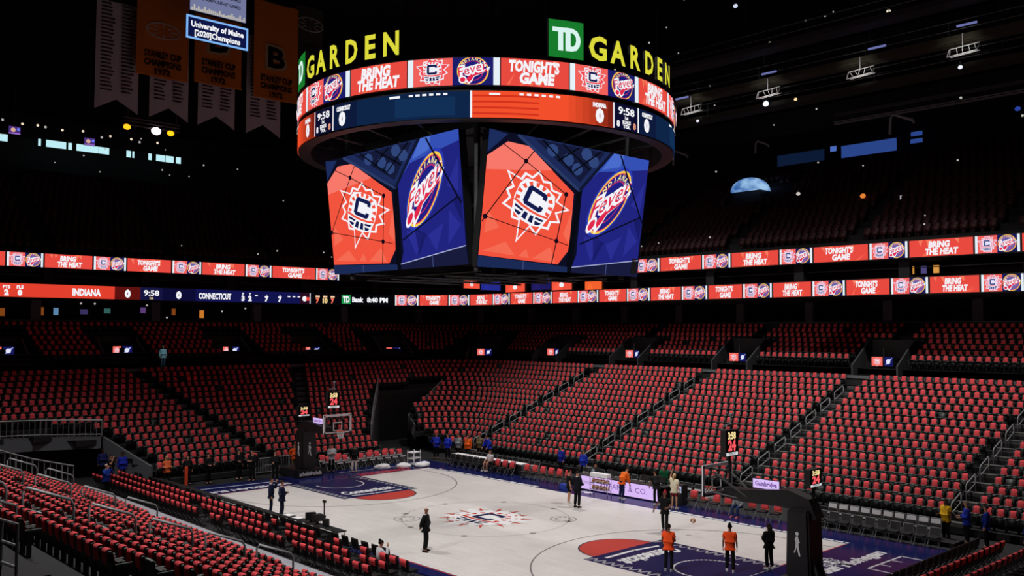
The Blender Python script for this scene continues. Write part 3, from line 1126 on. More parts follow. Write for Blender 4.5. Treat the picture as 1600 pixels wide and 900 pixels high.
for i in range(4):
    b0 = -4.0 + 90 * i - 90
    hh = LZ1 - LZ0
    a = Art(jfn(8.97), 0.012)
    # red half with stripes, fading into a dark end
    a.rect(dg(b0), LZ0, dg(b0 + 39), LZ1, '#f2502c', 1, 9)
    for k in range(4):
        a.rect(dg(b0 + 0.4), LZ0 + hh * (0.12 + 0.22 * k), dg(b0 + 17), LZ0 + hh * (0.19 + 0.22 * k), '#d2331c', 2, 4)
    for k in range(8):
        c = lin('#f2502c')
        t = k / 8
        a.rect(dg(b0 + 23 + k * 2), LZ0, dg(b0 + 25 + k * 2), LZ1, tuple(c[j] * (1 - t) + lin('#5c1410')[j] * t for j in range(3)), 3)
    a.rect(dg(b0 - 0.25), LZ0, dg(b0 + 0.25), LZ1, WHITE, 3)
    a.rect(dg(b0 + 4.5), LZ1 - 0.16 * hh, dg(b0 + 7.2), LZ1 - 0.08 * hh, WHITE, 3)
    for k in range(6):
        a.rect(dg(b0 + 12 + k * 1.9), LZ1 - 0.15 * hh, dg(b0 + 13.1 + k * 1.9), LZ1 - 0.07 * hh, WHITE, 4)
    a.text('INDIANA', dg(b0 + 34.2), LZ0 + 0.70 * hh, 0.15 * hh, WHITE, 5, bold=0.08, width=0.68)
    a.text('0', dg(b0 + 34.2), LZ0 + 0.14 * hh, 0.46 * hh, WHITE, 5, bold=0.08)
    a.build('ring_display', ART, jum)
    a = Art(jfn(8.97), 0.012)
    a.rect(dg(b0 + 39), LZ0, dg(b0 + 49), LZ1, '#0d0e2e', 1, 3)
    for x in (39.0, 48.6):
        a.rect(dg(b0 + x - 0.2), LZ0, dg(b0 + x + 0.25), LZ1, WHITE, 3)
    a.text('9:58', dg(b0 + 43.8), LZ0 + 0.60 * hh, 0.27 * hh, WHITE, 3, bold=0.03, width=1.0)
    a.text('1st', dg(b0 + 43.8), LZ0 + 0.42 * hh, 0.12 * hh, WHITE, 3, bold=0.05)
    a.text('BONUS', dg(b0 + 43.8), LZ0 + 0.23 * hh, 0.13 * hh, WHITE, 3, bold=0.06, width=0.5)
    a.text('TOL', dg(b0 + 43.8), LZ0 + 0.07 * hh, 0.12 * hh, WHITE, 3, bold=0.06, width=0.45)
    for x, c in ((40.6, WHITE), (47.0, '#e89a80')):
        a.text('8', dg(b0 + x), LZ0 + 0.10 * hh, 0.22 * hh, c, 3, bold=0.05)
    a.build('ring_display', ART, jum)
    a = Art(jfn(8.97), 0.012)
    a.rect(dg(b0 + 49), LZ0, dg(b0 + 89.75), LZ1, '#0f2548', 1, 8)
    a.rect(dg(b0 + 49), LZ0, dg(b0 + 58), LZ1, '#0d1a3c', 2, 2)
    a.rect(dg(b0 + 70), LZ0 + 0.1 * hh, dg(b0 + 86), LZ0 + 0.8 * hh, '#123056', 2, 3)
    a.text('CONNECTICUT', dg(b0 + 53), LZ0 + 0.72 * hh, 0.15 * hh, WHITE, 4, bold=0.08, width=0.85)
    a.text('0', dg(b0 + 52.6), LZ0 + 0.16 * hh, 0.46 * hh, WHITE, 4, bold=0.08)
    a.rect(dg(b0 + 68.5), LZ1 - 0.16 * hh, dg(b0 + 71.5), LZ1 - 0.07 * hh, WHITE, 4)
    for k in range(6):
        a.rect(dg(b0 + 74 + k * 1.8), LZ1 - 0.15 * hh, dg(b0 + 75.1 + k * 1.8), LZ1 - 0.07 * hh, WHITE, 4)
    a.build('ring_display', ART, jum)

# standing sign letters on the ring
for base in (0.0, -88.3):
    m = Art(jfn(9.0), 0.02)
    z = 19.75
    a0 = base + 15.5
    m.rect(dg(a0), z, dg(a0 + 9.7), z + 1.5, '#187a2c', 1, 2)
    pt = lambda u, v: (dg(a0) + u * dg(9.7), z + v * 1.5)
    W_ = '#d8f4ee'
    m.poly([pt(*p) for p in ((0.10, 0.80), (0.10, 0.68), (0.26, 0.68), (0.26, 0.18), (0.40, 0.18), (0.40, 0.68), (0.52, 0.68), (0.52, 0.80))], W_, 2)
    dd = [(0.46, 0.18), (0.46, 0.80), (0.66, 0.80), (0.80, 0.74), (0.88, 0.60), (0.90, 0.48), (0.87, 0.34), (0.78, 0.22), (0.64, 0.18)]
    m.poly([pt(*p) for p in dd], W_, 3)
    m.poly([pt(*p) for p in ((0.60, 0.31), (0.60, 0.67), (0.68, 0.66), (0.75, 0.58), (0.76, 0.48), (0.74, 0.38), (0.67, 0.31))], '#187a2c', 4)
    m.build('sign_panel', ART, jum)
    mm = MB()
    th = V0 + math.radians(a0 + 4.85)
    mm.box((8.9 * math.cos(th), 8.9 * math.sin(th), z + 0.75 - JZ.z), (0.16, 1.54, 1.56), rz=th)
    mm.build('sign_box', M_['black'], jum)
    spans = ((26.9, 33.4), (33.6, 39.9), (40.9, 45.7), (47.2, 52.2), (54.0, 57.6), (58.6, 63.6))
    ext = ((26.9, 32.6), (33.8, 39.3), (41.3, 45.6), (48.0, 52.4), (55.0, 58.4), (60.8, 65.4))
    for ch, (s0, s1) in zip('GARDEN', ext):
        gv, gf = glyphs(ch, 0.032, 0.05)
        wd = gv[:, 0].max()
        fn = jfn(8.95)
        top = gv[:, 2].max()
        pts = [fn(dg(base + s0) + x / wd * dg(s1 - s0), 19.9 + y * 0.90, zz * 0.9) for x, y, zz in gv]
        me = bpy.data.meshes.new('letter')
        me.from_pydata(pts, [], gf)
        me.materials.append(bpy.data.materials.get('letter_yellow') or emit('letter_yellow', '#dcd83c'))
        me.materials.append(M_['black'])
        me.polygons.foreach_set('material_index', [0 if all(gv[i][2] > top * .98 for i in f) else 1 for f in gf])
        o = bpy.data.objects.new('letter', me); C.objects.link(o); o.parent = jum

# the four big screens
PINK, DKN = '#f8786a', '#10173a'


def big_screen(tl, tr, bl, br, outward):
    tl, tr, bl, br = (Vector(q) - JZ for q in (tl, tr, bl, br))
    nrm = (tr - tl).cross(bl - tl).normalized()
    if nrm.dot(Vector(outward)) < 0:
        nrm = -nrm
    fn = lambda u, v, l: tuple(bl * (1 - u) * (1 - v) + br * u * (1 - v) + tl * (1 - u) * v + tr * u * v + nrm * (0.03 + l))
    back = MB()
    back.add([bl - nrm * .35, br - nrm * .35, tr - nrm * .35, tl - nrm * .35, bl, br, tr, tl], [(3, 2, 1, 0), (4, 5, 6, 7), (0, 1, 5, 4), (1, 2, 6, 5), (2, 3, 7, 6), (3, 0, 4, 7)])
    hs_ = back.build('screen_housing', M_['black'], jum)
    a = Art(fn, 0.004)
    a.rect(0, 0, 1, 1, '#0c0f24', 0)
    a.poly([(0, 0.83), (0.10, 0.985), (0.0, 1.0)], '#1c2c5c', 1)
    a.poly([(0.0, 0.806), (0.103, 0.932), (0.223, 0.927), (0.514, 0.628), (0.517, 0.178), (0.456, 0.058), (0.002, 0.086)], '#f2543e', 1)
    a.poly([(0.0, 0.806), (0.103, 0.932), (0.223, 0.927), (0.371, 0.777), (0.002, 0.707)], PINK, 2)
    for p in ([(0.02, 0.12), (0.20, 0.10), (0.14, 0.20)], [(0.30, 0.09), (0.44, 0.07), (0.40, 0.19)], [(0.02, 0.25), (0.10, 0.30), (0.03, 0.42)], [(0.47, 0.30), (0.515, 0.22), (0.515, 0.5)], [(0.22, 0.10), (0.28, 0.09), (0.26, 0.16)]):
        a.poly(p, '#f56a52', 2)
    # roof girders at the top
    a.poly([(0.152, 1.0), (0.731, 1.0), (0.546, 0.673)], '#1d2a58', 2)
    a.poly([(0.25, 0.99), (0.69, 0.99), (0.544, 0.72)], '#141a38', 3)
    for p in ((0.36, 0.93), (0.46, 0.88), (0.57, 0.95), (0.62, 0.90), (0.52, 0.82)):
        a.poly(circ(p[0], p[1], 0.035, 8, ry=0.05), '#2f4478', 4)
    for p, q in (((0.30, 0.99), (0.50, 0.78)), ((0.42, 0.99), (0.60, 0.83)), ((0.66, 0.99), (0.50, 0.80)), ((0.52, 0.99), (0.40, 0.86))):
        a.stroke([p, q], 0.010, '#06080f', 5)
    a.stroke([(0.16, 0.99), (0.546, 0.655)], 0.02, '#2a3a66', 5)
    a.stroke([(0.73, 0.99), (0.546, 0.655)], 0.02, '#10162e', 5)
    # blue half
    a.poly([(0.564, 0.677), (0.749, 1.0), (1.0, 1.0), (0.99, 0.137), (0.544, 0.047), (0.567, 0.14)], '#20247e', 1)
    a.poly([(0.59, 0.721), (0.749, 1.0), (1.0, 1.0), (0.998, 0.918), (0.66, 0.827)], '#3450b4', 2)
    a.poly([(0.75, 1.0), (0.82, 1.0), (0.80, 0.90), (0.68, 0.85)], '#4a6ccc', 3)
    for p in ([(0.60, 0.30), (0.66, 0.10), (0.72, 0.28)], [(0.75, 0.25), (0.80, 0.12), (0.86, 0.33)], [(0.88, 0.16), (0.97, 0.30), (0.90, 0.42)], [(0.90, 0.60), (0.97, 0.55), (0.985, 0.80)]):
        a.poly(p, '#2a2e92', 2)
    for p in ([(0.66, 0.32), (0.68, 0.10), (0.74, 0.26)], [(0.93, 0.48), (0.985, 0.30), (0.985, 0.52)]):
        a.poly(p, '#181b66', 2)
    a.poly([(0.53, 0.66), (0.565, 0.67), (0.545, 0.0), (0.505, 0.0)], '#080a14', 3)
    a.poly([(0.0, 0.083), (0.515, 0.043), (0.518, 0.0), (0.0, 0.0)], '#1b2a55', 4)
    a.poly([(0.544, 0.047), (0.99, 0.14), (1.0, 0.0), (0.542, 0.0)], '#191b3c', 4)
    a.stroke([(0.545, 0.043), (0.99, 0.14)], 0.007, '#a8b0d8', 5)
    a.stroke([(0.25, 0.06), (0.25, 0.0)], 0.006, '#3a4674', 5)
    a.stroke([(0.77, 0.09), (0.77, 0.0)], 0.006, '#3a4674', 5)
    # emblems
    ex, ey = (0.163, -0.101), (0.056, 0.209)
    r_ = math.radians(0)
    T1 = lambda x, y: (0.278 + (x * ex[0] + y * ey[0]) * 1.06, 0.515 + (x * ex[1] + y * ey[1]) * 1.06)
    sun_emblem(a, T1, 6, WHITE, '#f2543e', NAVY)
    T2 = lambda x, y: (0.752 + x * 0.118 + y * 0.062, 0.60 + x * 0.060 + y * 0.270)
    a.poly([T2(*p) for p in circ(0, 0, 1.09, 28)], '#2a3ab4', 5)
    fever_emblem(a, T2, 6, '#1f2084')
    # ropes of the net
    for l in ([(0.208, 0.812), (0.014, 0.369), (0.0, 0.33)], [(0.0, 0.375), (0.429, 0.24), (0.50, 0.215)], [(0.429, 0.24), (0.461, 0.61)], [(0.208, 0.812), (0.08, 0.905)], [(0.208, 0.812), (0.249, 0.898)], [(0.208, 0.812), (0.461, 0.61)],
              [(0.429, 0.24), (0.412, 0.06)]):
        a.stroke(l, 0.006, '#160a10', 16)
    for p in ((0.208, 0.812), (0.014, 0.369), (0.429, 0.24), (0.461, 0.61)):
        a.poly(circ(p[0], p[1], 0.013, 8, ry=0.020), '#160a1c', 16)
    for l in ([(0.792, 0.99), (0.97, 0.507), (0.578, 0.233)], [(0.97, 0.507), (0.99, 0.46)]):
        a.stroke(l, 0.011, '#0a0c22', 16)
    a.build('screen', ART, jum)


zt, zb = 17.17, 11.66
big_screen((-5.55, -5.6, zt), (4.6, -5.6, zt), (-5.55, -5.0, zb), (4.6, -5.0, zb), (0, -1, 0))
big_screen((5.6, -4.85, zt - .02), (5.6, 5.45, zt - .02), (4.85, -4.85, zb - .1), (4.85, 5.45, zb - .1), (1, 0, 0))
big_screen((5.0, 5.9, zt), (-5.1, 5.9, zt), (5.0, 5.2, zb), (-5.1, 5.2, zb), (0, 1, 0))
big_screen((-5.9, 5.1, zt), (-5.9, -5.0, zt), (-5.2, 5.1, zb), (-5.2, -5.0, zb), (-1, 0, 0))

# frame, trusses, cables
fr = MB()
for sx, sy in ((-1, -1), (1, -1), (1, 1), (-1, 1)):
    fr.tube([(sx * 4.6, sy * 4.6, 0.5), (sx * 4.9, sy * 4.9, 9.0)], 0.14, 6)
for z in (1.6, 3.2, 4.8, 6.2):
    for (p, q) in (((4.7, -4.7), (4.7, 4.7)), ((4.7, 4.7), (-4.7, 4.7)), ((-4.7, 4.7), (-4.7, -4.7)), ((-4.7, -4.7), (4.7, -4.7))):
        fr.tube([(*p, z), (*q, z)], 0.06, 5)
    fr.tube([(3.9, -4.75, z), (4.75, -3.9, z)], 0.05, 5)
fr.build('frame', M_['steel_dark'], jum)
fr = MB()
for i in range(16):
    t = 2 * PI * i / 16
    fr.tube([(4.8 * math.cos(t), 4.8 * math.sin(t), 6.4), (8.5 * math.cos(t), 8.5 * math.sin(t), 7.1)], 0.06, 5)
    fr.tube([(8.5 * math.cos(t), 8.5 * math.sin(t), 6.4), (8.5 * math.cos(t), 8.5 * math.sin(t), 8.7)], 0.06, 5)
fr.build('ring_frame', M_['steel_dark'], jum)
mm = MB(); mm.box((0, 0, 6.9), (8.4, 8.4, 0.5)); mm.build('core', M_['black'], jum)
for i, (cx_, cy_) in enumerate(((2.6, -2.0), (3.6, 0.6), (-2.4, -3.0), (0.5, 3.6), (-3.2, 2.2), (1.4, -3.4))):
    mm = MB(); mm.tube([(cx_, cy_, 7.1), (cx_ * 1.1, cy_ * 1.1, 25.0)], 0.05, 5); mm.build('cable', M_['steel_dark'], jum)
# small screens under the big ones, facing the court centre
for (p, q, z0, z1, col) in (((-3.6, 1.6), (-3.6, 2.7), 11.15, 11.55, '#f2543e'), ((-3.6, 2.8), (-3.6, 4.2), 11.1, 11.6, '#232a8c'), ((-3.4, 4.4), (-1.9, 4.4), 11.0, 11.5, '#f2543e'),
                           ((-1.2, 4.2), (0.2, 4.2), 11.05, 11.6, '#1f1a5c'), ((0.3, 4.2), (1.7, 4.2), 11.0, 11.5, '#f2543e'), ((2.6, 4.2), (3.7, 4.2), 10.95, 11.35, '#f2622e')):
    a = Art((lambda p, q: (lambda u, v, l: (p[0] + (q[0] - p[0]) * u, p[1] + (q[1] - p[1]) * u - l, v - JZ.z)))(p, q), 0.004)
    a.rect(0, z0, 1, z1, col, 1)
    a.poly([(0.1, z0 + .02), (0.5, z0 + .02), (0.3, z1 - .05)], tuple(c * 1.25 for c in lin(col)), 2)
    if col == '#f2543e':
        a.poly(circ(0.5, (z0 + z1) / 2, 0.12, 10, ry=0.12), WHITE, 3)
        a.rect(0.44, (z0 + z1) / 2, 0.56, z1 - .02, WHITE, 3)
    a.build('underside_screen', ART, jum)
    b_ = MB(); b_.box(((p[0] + q[0]) / 2 + (-.1 if p[0] == q[0] else 0), (p[1] + q[1]) / 2 + (.1 if p[1] == q[1] else 0), (z0 + z1) / 2 - JZ.z), (abs(p[0] - q[0]) + .1, abs(p[1] - q[1]) + .1, z1 - z0 + .04)); b_.build('underside_housing', M_['black'], jum)
mm = MB()
for i in range(5):
    mm.tube([(-4 + 2 * i, -4.2, 0.45), (-4 + 2 * i, 4.2, 0.45)], 0.05, 5)
    mm.tube([(-4.2, -4 + 2 * i, 0.55), (4.2, -4 + 2 * i, 0.55)], 0.05, 5)
mm.build('underside_grid', M_['steel_dark'], jum)
tag(jum, 'huge hanging centre scoreboard with curved ribbon rings and two lit emblem screens facing us', 'scoreboard')

# ------------------------------------------------------------------ little twin screens over the stair mouths
VPOS = [(-24.7, 30, 6.95), (-15.5, 30, 6.98), (-5.4, 30, 6.96), (5.65, 30, 6.93), (-33.0, 29.0, 6.8), (-37.6, 21.5, 6.95), (-38.2, 13.2, 7.08), (-38.2, 5.5, 7.2), (-38.2, -3.3, 7.32), (-38.2, -11.5, 7.38)]
VN = ['fourth', 'third', 'second', 'nearest', 'fifth', 'sixth', 'seventh', 'eighth', 'ninth', 'tenth']
for (vx, vy, vz), nm, (_, _, va) in zip(VPOS, VN, VOMS):
    ta = math.radians(va) + PI
    root = empty('twin_monitor', (vx, vy, vz), ta - PI / 2)   # local +Y points to the court
    hb = MB(); hb.box((0, -0.12, 0.0), (1.55, 0.10, 0.10)); hb.tube([(0, -0.12, 0), (0, -0.12, 0.9)], 0.04, 6); hb.build('bracket', M_['steel_dark'], root)
    for s_, col in ((-1, 'b'), (1, 'r')):
        sc = MB(); sc.box((s_ * 0.40, -0.02, -0.0), (0.74, 0.10, 0.66), rz=s_ * 0.25); sc.build('monitor_case', M_['black'], root)
        R_ = Matrix.Rotation(s_ * 0.25, 3, 'Z')
        fn = (lambda s_, R_: (lambda u, v, l: tuple(Vector((s_ * 0.40, -0.02, 0)) + R_ @ Vector((-u, 0.055 + l, v)))))(s_, R_)
        a = Art(fn, 0.004)
        if s_ > 0:
            a.rect(-0.34, -0.30, 0.34, 0.30, '#f4685e', 1)
            sun_emblem(a, place(0.0, 0.0, 0.24), 2, '#fbe9ee', '#f4686a', '#b05a78')
        else:
            a.rect(-0.34, -0.30, 0.34, 0.30, '#16185c', 1)
            a.poly([(-0.26, -0.2), (0.0, -0.16), (0.30, 0.26), (0.05, 0.14)], '#a8b4f0', 2)
            a.poly(circ(-0.02, 0.0, 0.17, 10), '#dfe4fb', 3)
        a.build('screen', ART, root)
    tag(root, f'pair of small red and blue monitors over a stair mouth, {nm} from the right', 'monitor', 'twin monitors over the stair mouths')
    # the stair mouth itself: dark opening with sloping side walls
    sm = MB()
    t = math.radians(va)
    ox, oy = math.cos(t), math.sin(t)
    R0 = Vector((vx, vy, 0))
    for s_ in (-1, 1):
        px, py = -oy * s_ * 1.45, ox * s_ * 1.45
        p = lambda al, z: (vx + ox * al + px, vy + oy * al + py, z)
        q = lambda al, z: (vx + ox * al + px * 1.08, vy + oy * al + py * 1.08, z)
        prof = [(-1.3, 5.45), (1.9, 5.45), (1.9, 8.3), (1.2, 8.3), (-1.3, 6.7)]
        n = len(prof)
        sm.add([p(*k_) for k_ in prof] + [q(*k_) for k_ in prof], [tuple(range(n)), tuple(reversed(range(n, 2 * n)))] + [(i, (i + 1) % n, n + (i + 1) % n, n + i) for i in range(n)])
    struct(sm.build('wall_stair_mouth', mat('mouth_grey', '#3d3e43', 0.8) if 'mouth_grey' not in bpy.data.materials else bpy.data.materials['mouth_grey']))
    sm = MB()
    sm.box((vx + ox * 1.6, vy + oy * 1.6, 6.9), (0.2, 2.8, 2.9), rz=t)
    struct(sm.build('wall_stair_mouth_back', M_['black']))

# ================================================================== AISLES: STEPS AND HANDRAILS
def aisle_steps(name, ax, sy, rows=NROW, y0=FY):
    m = MB()
    for k in range(rows):
        ya, z = y0 + TREAD * k, Z0 + RISE * k
        m.box((ax, sy * (ya + 0.20), z + 0.085), (1.15, 0.40, 0.17), mi=0)
        m.box((ax, sy * (ya + 0.02), z + 0.175), (1.15, 0.07, 0.025), mi=1)
        m.box((ax, sy * (ya + 0.42), z + 0.02), (1.15, 0.06, 0.03), mi=1)
    return struct(m.build(name, [M_['concrete'], M_['step']]))


for a_ in AISLES:
    aisle_steps('stairs', a_, 1)
for a_ in AISLES[:3]:
    aisle_steps('stairs', a_, -1, 12)
for (p, q) in END_AISLES:
    m = MB()
    dx, dy = q[0] - p[0], q[1] - p[1]
    L = math.hypot(dx, dy)
    for k in range(NROW):
        d = TREAD * k
        t = (EX + d + 0.2 + p[0]) / (-dx)
        x, y = -(EX + d + 0.2), p[1] + dy * t
        m.box((x, y, Z0 + RISE * k + 0.085), (0.40, 1.0, 0.17)); m.box((x + 0.2, y, Z0 + RISE * k + 0.175), (0.07, 1.0, 0.025), mi=1)
    struct(m.build('stairs', [M_['concrete'], M_['step']]))


def rail_mesh(L=1.15, drop=0.40, h=0.88):
    """handrail over two steps, local: runs along +Y, rising"""
    m = MB()
    m.tube([(0, 0, 0), (0, 0, h - 0.08), (0, 0.08, h + 0.03), (0, L - 0.08, h + drop - 0.03), (0, L, h + drop - 0.10), (0, L, drop)], 0.032, 6)
    m.tube([(0, 0, h * 0.50), (0, L, h * 0.50 + drop)], 0.028, 6)
    return m


rail_me = None
RN = {-16.3: 'farthest', -5.65: 'second farthest', 5.65: 'middle', 16.6: 'nearest'}
for sy, stand, aisles in ((1, 'far', AISLES), (-1, 'near', AISLES[:3])):
    for a_ in aisles:
        for k in range(7 if sy > 0 else 6):
            y, z = FY + TREAD * (2 * k + 0.5), Z0 + RISE * (2 * k) + 0.02
            if rail_me is None:
                o = rail_mesh().build('handrail', M_['rail'], None, True); rail_me = o.data
            else:
                o = bpy.data.objects.new('handrail', rail_me); C.objects.link(o)
            o.location = (a_ - (0.30 if sy > 0 else 0.0) * sy, sy * y, z)
            if sy < 0:
                o.scale = (1.3, 1.15, 1.35)
            o.rotation_euler = (0, 0, 0 if sy > 0 else PI)
            tag(o, f'grey handrail, {nth(k + 1)} up the {RN[a_]} stair of the {stand} stand', 'handrail', 'handrails on the stairs')

# tunnels in the corners: side walls with railings
def railing(name, pts, h, label, step=0.28):
    o0 = Vector(pts[0])
    r_ = empty(name, tuple(o0))
    P_ = [Vector(p) - o0 + Vector((0, 0, h)) for p in pts]
    top, bal_ = MB(), MB()
    top.tube(P_, 0.045, 6)
    top.tube([p - Vector((0, 0, h * 0.85)) for p in P_], 0.03, 6)
    for i in range(len(P_) - 1):
        n = max(2, int((P_[i + 1] - P_[i]).length / step))
        for j in range(n + (i == len(P_) - 2)):
            p = P_[i].lerp(P_[i + 1], j / n)
            bal_.tube([p, p - Vector((0, 0, h))], 0.022 if j % 5 else 0.045, 4, cap=False)
    top.build('top_bar', M_['rail'], r_)
    bal_.build('balusters', M_['rail'], r_)
    tag(r_, label, 'railing')


def wall_strip(name, pts, material, zb=-0.05, th=0.15):
    w_ = MB()
    for (xa, ya, za), (xb, yb, zb2) in zip(pts, pts[1:]):
        w_.add([(xa, ya, zb), (xb, yb, zb), (xb, yb, zb2), (xa, ya, za)], [(0, 1, 2, 3)])
    ww = w_.build(name, material)
    md = ww.modifiers.new('thick', 'SOLIDIFY'); md.thickness = th; md.offset = 0
    return struct(ww)


zl = lambda d: Z0 + 0.379 * d
far_a = [(-21.0, 7.75, zl(1.7) + .3), (-24.5, 10.4, zl(5.2) + .3), (-28.3, 13.4, zl(9.0) + .3)]
far_b = [(-22.8, 13.0, 0.6), (-25.3, 14.2, zl(1.1) + .4), (-28.9, 20.5, zl(7.4) + .4)]
wall_strip('wall_tunnel', far_a, M_['wall'])
wall_strip('wall_tunnel', far_b, M_['wall'])
wall_strip('wall_tunnel_back', [(-28.4, 13.4, 3.6), (-29.2, 20.6, 3.6)], M_['black'])
railing('railing', far_a, 1.0, 'grey railing on the end stand side of the dark far corner tunnel')
railing('railing', far_b, 1.1, 'grey railing climbing beside the far stand at the dark far corner tunnel')
near_a = [(-20.6, -7.85, 0.95), (-22.4, -8.55, 1.65), (-24.3, -9.3, 2.45)]
near_b = [(-24.4, -9.4, 2.45), (-25.6, -12.5, 2.55), (-26.1, -16.0, 2.6), (-25.0, -21.0, 2.6)]
wall_strip('wall_tunnel', near_a, M_['grey_wall'])
wall_strip('wall_tunnel_header', [(x - .1, y, z) for x, y, z in near_b], M_['grey_wall'], zb=1.75)
wall_strip('wall_tunnel_back', [(-26.6, -8.0, 2.4), (-27.5, -22.0, 2.4)], M_['black'])
railing('railing', near_b, 1.0, 'grey railing over the mouth of the dark near corner tunnel')
railing('railing', [(-16.9, -18.6, 2.6), (-17.3, -15.2, 1.3), (-17.4, -13.2, 0.75)], 1.1, 'grey railing at the far edge of the near stand')

# ================================================================== COURTSIDE
def barrier(name, p, q, h, label, material, th=0.10):
    m = MB()
    L = math.hypot(q[0] - p[0], q[1] - p[1])
    rz = math.atan2(q[1] - p[1], q[0] - p[0])
    n = max(1, int(L / 2.4))
    root = empty(name, ((p[0] + q[0]) / 2, (p[1] + q[1]) / 2, -0.06), rz)
    for i in range(n):
        m = MB(); m.box(((i + 0.5) * L / n - L / 2, 0, h / 2), (L / n - 0.03, th, h)); m.build('panel', material, root)
    tag(root, label, 'barrier')
    return root


barrier('barrier', (-19.5, -11.72), (14, -11.72), 0.46, 'low dark kerb wall below the pale walkway of the near stand', M_['black_pad'])
m = MB(); m.box((-2.7, -12.44, 0.20), (33.4, 1.3, 0.44)); struct(m.build('floor_walkway', M_['walk']))
m = MB(); m.box((22.9, 4.0, -0.045), (1.9, 13.0, 0.04)); struct(m.build('floor_walkway', M_['walk']))


def folding_chair(cushion):
    """courtside chair, local: faces -Y"""
    m = MB()
    for s in (-1, 1):
        m.tube([(s * 0.22, -0.20, 0.0), (s * 0.22, 0.16, 0.46), (s * 0.22, 0.24, 0.84)], 0.016, 5, mi=0)
        m.tube([(s * 0.20, 0.22, 0.0), (s * 0.20, -0.16, 0.45)], 0.016, 5, mi=0)
    m.tube([(-0.22, 0.24, 0.84), (0.22, 0.24, 0.84)], 0.016, 5, mi=0)
    back = MB(); back.box((0, 0.215, 0.67), (0.42, 0.05, 0.30), rx=-0.2)
    seat = MB(); seat.box((0, -0.02, 0.46), (0.43, 0.42, 0.07))
    return m, back, seat


chair_proto = {}


def chair_at(x, y, rz, label, group, kind='dark', z=-0.06):
    if kind not in chair_proto:
        fm, bm_, sm_ = folding_chair(kind)
        r = fm.build('courtside_chair', M_['steel_dark'] if kind == 'dark' else M_['steel'])
        cm = {'red': M_['cushion']}.get(kind, M_['seat'])
        b1 = bm_.build('backrest', cm, r)
        s1 = sm_.build('seat', M_['seat'], r)
        if kind in ('white', 'strip'):
            bb = MB(); bb.box(*(((0, 0.165, 0.72), (0.40, 0.02, 0.20)) if kind == 'strip' else ((0, 0.152, 0.545), (0.40, 0.02, 0.09))), rx=-0.2); bb.build('back_label', M_['white'], b1)
            bb = MB(); bb.box((0, -0.235, 0.46), (0.42, 0.02, 0.07)); bb.build('seat_label', M_['white'], s1)
        chair_proto[kind] = r
        root = r
    else:
        root = chair_proto[kind].copy(); C.objects.link(root)
        for ch in list(chair_proto[kind].children):
            c2 = ch.copy(); C.objects.link(c2); c2.parent = root
            for g in ch.children:
                g2 = g.copy(); C.objects.link(g2); g2.parent = c2
    root.location = (x, y, z)
    root.rotation_euler = (0, 0, rz)
    tag(root, label, 'chair', group)
    return root


M_['cushion'] = mat('red_cushion', (0.80, 0.085, 0.055), 0.7)


def chair_shirt(x, y, rz, label, group, n):
    SHIRTS.append(('chair', (x, y, -0.06, rz), label, group))


chair_shirt_me = []
for sd in range(3):
    r = random.Random(40 + sd)
    prof = [(0.12, 0.60), (0.13, 0.68), (0.17, 0.80), (0.20, 0.875), (0.26, 0.90), (0.315, 0.87), (0.30, 0.76), (0.275, 0.66)]
    m = MB(); vs = []
    for j, (y, z) in enumerate(prof):
        for i in range(6):
            u = i / 5 * 2 - 1
            vs.append((u * 0.185 + r.uniform(-.006, .006), y + r.uniform(-.008, .008), z + (r.uniform(-.03, .03) if j in (0, 7) else 0)))
    m.add(vs, [(j * 6 + i, j * 6 + i + 6, j * 6 + i + 7, j * 6 + i + 1) for j in range(7) for i in range(5)])
    CH_UNIT = m
    o = m.build('shirt', M_['shirt'], None, True); chair_shirt_me.append(o.data); bpy.data.objects.remove(o)

# three rows behind the near touchline; chairs face the court (+Y), so turned by PI
cr = random.Random(11)
for row, (y, gaps) in enumerate(((-9.35, (-3.3, -2.3, 1.2, 3.2, 4.6)), (-10.05, (-9.1, -1.2, 4.4)), (-10.75, (-6.6, -4.6, 0.9)))):
    n = 0
    x = -20.8
    while x < 6.5:
        if not any(abs(x - g) < 0.45 for g in gaps):
            n += 1
            w_ = f'{nth(n)} from the far end, {nth(row + 1)} row by the near touchline'
            chair_at(x, y, PI, f'dark folding chair, {w_}', 'chairs behind the near touchline')
            chair_shirt(x, y, PI, f'red shirt, chair {w_}', 'red shirts on the near touchline chairs', n + row)
        x += 0.60 if row else 0.62
n = 0
x = -20.0
while x < 7:
    if cr.random() < 0.75:
        n += 1
        chair_at(x, -8.75, PI, f'empty dark chair, {nth(n)} from the far end along the near touchline', 'empty chairs on the near touchline')
    x += 0.7
for n in range(6):
    chair_at(-14.0 + n * 0.58, 9.3, 0, f'empty steel framed chair, {nth(n + 1)} from the left before the press table', 'steel framed chairs before the press table', 'steel')
# near end rows: chairs face -X -> rz = -PI/2
for row, x in enumerate((18.75, 19.65, 20.65)):
    for n in range(17):
        y = 0.2 + n * 0.56
        w_ = f'{nth(17 - n)} from the corner, {nth(row + 1)} row behind the near end line'
        chair_at(x, y, -PI / 2, f'dark chair, {w_}', 'chairs behind the near end line')
        if row:
            chair_shirt(x, y, -PI / 2, f'red shirt on the chair {w_}', 'red shirts behind the near end line', n)
# far end rows: face +X -> rz = PI/2
for row, x in enumerate((-17.75, -18.5)):
    for n in range(10):
        y = 2.4 + n * 0.62
        w_ = f'{nth(10 - n)} from the far corner, {nth(row + 1)} row behind the far basket'
        chair_at(x, y, PI / 2, f'chair with white label, {w_}', 'white labelled chairs behind the far basket', 'white')
        if (n + row) % 2 or row == 0:
            chair_shirt(x, y, PI / 2, f'red shirt over the chair {w_}', 'red shirts behind the far basket', n)
